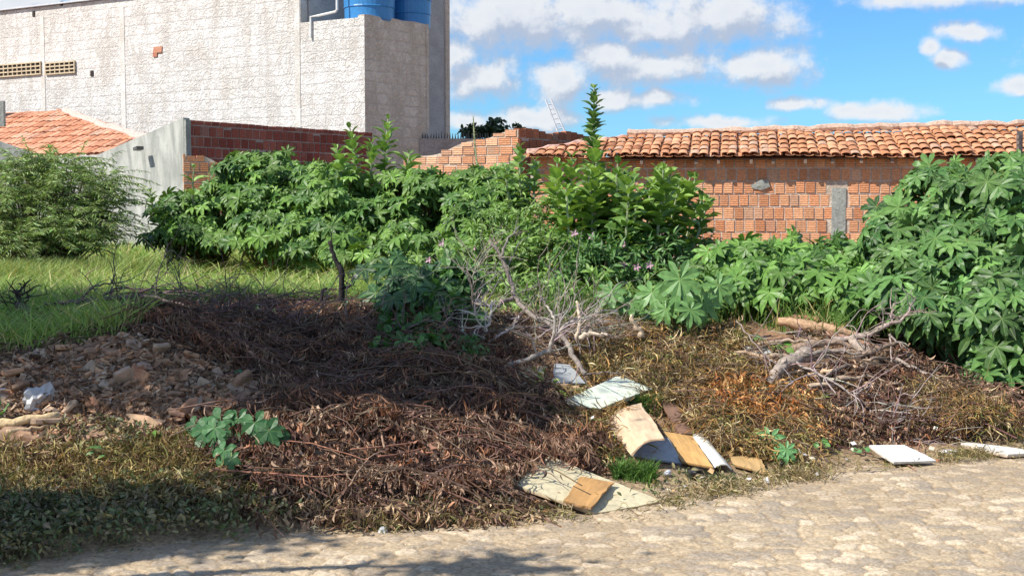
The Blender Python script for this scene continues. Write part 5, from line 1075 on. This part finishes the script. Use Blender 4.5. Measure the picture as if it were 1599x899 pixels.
rosette('vine_patch', 'low bright vine leaves behind the cement slab', (1205, 545), [(1180, 532, 16), (1192, 530, 18), (1205, 534, 18), (1215, 540, 16), (1226, 546, 15), (1200, 542, 15), (1170, 538, 14), (1222, 536, 15), (1240, 541, 12)], TB, (.13, .28, .05), (.18, .34, .07), cat='vine', back=.22)
rosette('vine_patch', 'two vine leaves below the knotted log root', (1190, 618), [(1178, 615, 14), (1190, 612, 14), (1205, 612, 14), (1212, 608, 13)], TB, (.12, .28, .06), (.14, .3, .07), cat='vine', back=.22)
rosette('fern_weed', 'feathery green weed on the bank below the right castor bush', (1500, 630), [(1480, 612, 24), (1492, 608, 26), (1504, 610, 24), (1516, 616, 22), (1470, 616, 18), (1500, 620, 20)], TL, (.08, .22, .06), (.12, .28, .08), cat='weed', back=.3)
rosette('castor_seedling', 'castor leaf pair low on the yellow slope', (1078, 535), [(1076, 518, 24), (1055, 512, 20), (1095, 522, 18), (1048, 530, 15)], TC7, (.12, .26, .07), (.17, .33, .10), cat='seedling', face=.9, back=.35)
for lab, px, py, w_, h_, n, c in (('green grass tuft before the propped plywood sheet', 990, 745, 50, 28, 240, (.10, .20, .04)), ('grass tuft behind the propped plywood sheet', 1000, 640, 36, 30, 200, (.10, .19, .05)), ('dry yellow grass tuft at the lower left', 258, 800, 12, 16, 60, (.40, .36, .12)),
      ('low grass under the black bag at the road edge', 1120, 748, 50, 10, 160, (.14, .17, .06)), ('grass blades bending over the brush heap edge', 850, 665, 16, 30, 60, (.12, .22, .06))):
    a = Acc(); g0 = G(px, py); s = g0[1]/FPX; X = g0[0]+rng.uniform(-1, 1, n)*w_*s*.7; Y = g0[1]+rng.normal(0, .04, n); n = n*2; X = np.concatenate([X, g0[0]+rng.uniform(-1, 1, n//2)*w_*s*.6]); Y = np.concatenate([Y, g0[1]+rng.normal(0, .03, n//2)])
    blades(a, X, Y, rng.uniform(.5, 1.2, n)*h_*s*1.4, rng.uniform(.003, .005, n), np.clip(np.array(c)*rng.normal(1, .25, (n, 1)), .01, .8), .8); o = a.build('grass_tuft', M_blade, origin=tuple(g0)); tag(o, lab, 'grass tuft')

# ------------------------------------------------------------------ street trees beside the photographer, outside the picture, that shade the heaps
def street_tree(label, root, blobs, n):
    b = np.array([root[0], root[1], T(*root)]); t = thing('street_tree', b, label, 'tree'); a = Acc()
    c0 = np.array(blobs[0][:3]); tube(a, bezier(b, (b+c0)/2+[-.1, 0, .3], c0, 8), np.linspace(.14, .07, 8), 8, (.20, .16, .12))
    for bl in blobs: tube(a, bezier((b+c0)/2+[0, 0, .5], (c0+np.array(bl[:3]))/2+[0, 0, -.1], np.array(bl[:3]), 6), np.linspace(.07, .02, 6), 6, (.20, .16, .12))
    a.build('trunk', M_bark, t); lf = Acc(); vol = np.array([bl[3]*bl[4] for bl in blobs]); cnt = np.round(n*vol/vol.sum()).astype(int)
    for bl, k in zip(blobs, cnt):
        kc = max(4, k//26); d = rdir(kc)*(rng.random((kc, 1))**.5); cc = np.array(bl[:3])+d*np.array(bl[3:6]); P = np.repeat(cc, 26, 0); P = P+rng.normal(0, .11, P.shape)
        place(lf, TO, P, rdir(len(P)), norm(rdir(len(P))+[0, 0, .8]), rng.uniform(.07, .13, len(P)), jit((.06, .12, .04), len(P)))
    lf.build('crown', M_leaf2, t)
def over(px, py, h, rx, ry, rz=.35): q_ = G(px, py)+S*h/S[2]; return (*q_, rx, ry, rz)
PSH = [(-90, 490), (250, 486), (430, 498), (740, 520), (820, 570), (840, 640), (790, 676), (640, 676), (450, 684), (330, 680), (250, 655), (120, 630), (0, 596), (-90, 600)]
gx_, gy_ = sample_px(34, PSH, 6, 12.5, 1.); px_, py_ = proj(np.column_stack([gx_, gy_, terr(gx_, gy_)]))
BL = [over(a_, b_+6, 4.25+.3*random.random(), .48, .42, .22) for a_, b_ in zip(px_, py_)]+[over(600, 590, 4.3, .55, .5), over(720, 600, 4.3, .5, .45), over(520, 640, 4.4, .5, .3), over(660, 645, 4.4, .45, .28), over(270, 590, 4.5, .5, .4), over(180, 615, 4.5, .4, .25), over(30, 520, 4.5, .9, .8), over(200, 525, 4.4, .8, .8), over(110, 560, 4.5, .7, .4), over(430, 508, 4.3, .7, .8)]
street_tree('street tree left of the picture shading the grass edge and heap crest', (-5.6, 6.2), [BL[-1]]+BL[:-1], 33000)
street_tree('street tree beside the photographer shading the lower left road edge', (-5.6, 3.2), [over(120, 845, 3.9, .55, .28), over(330, 835, 3.9, .45, .2), over(-80, 850, 3.9, .6, .3), over(760, 890, 3.9, .42, .09, .2)], 3700)
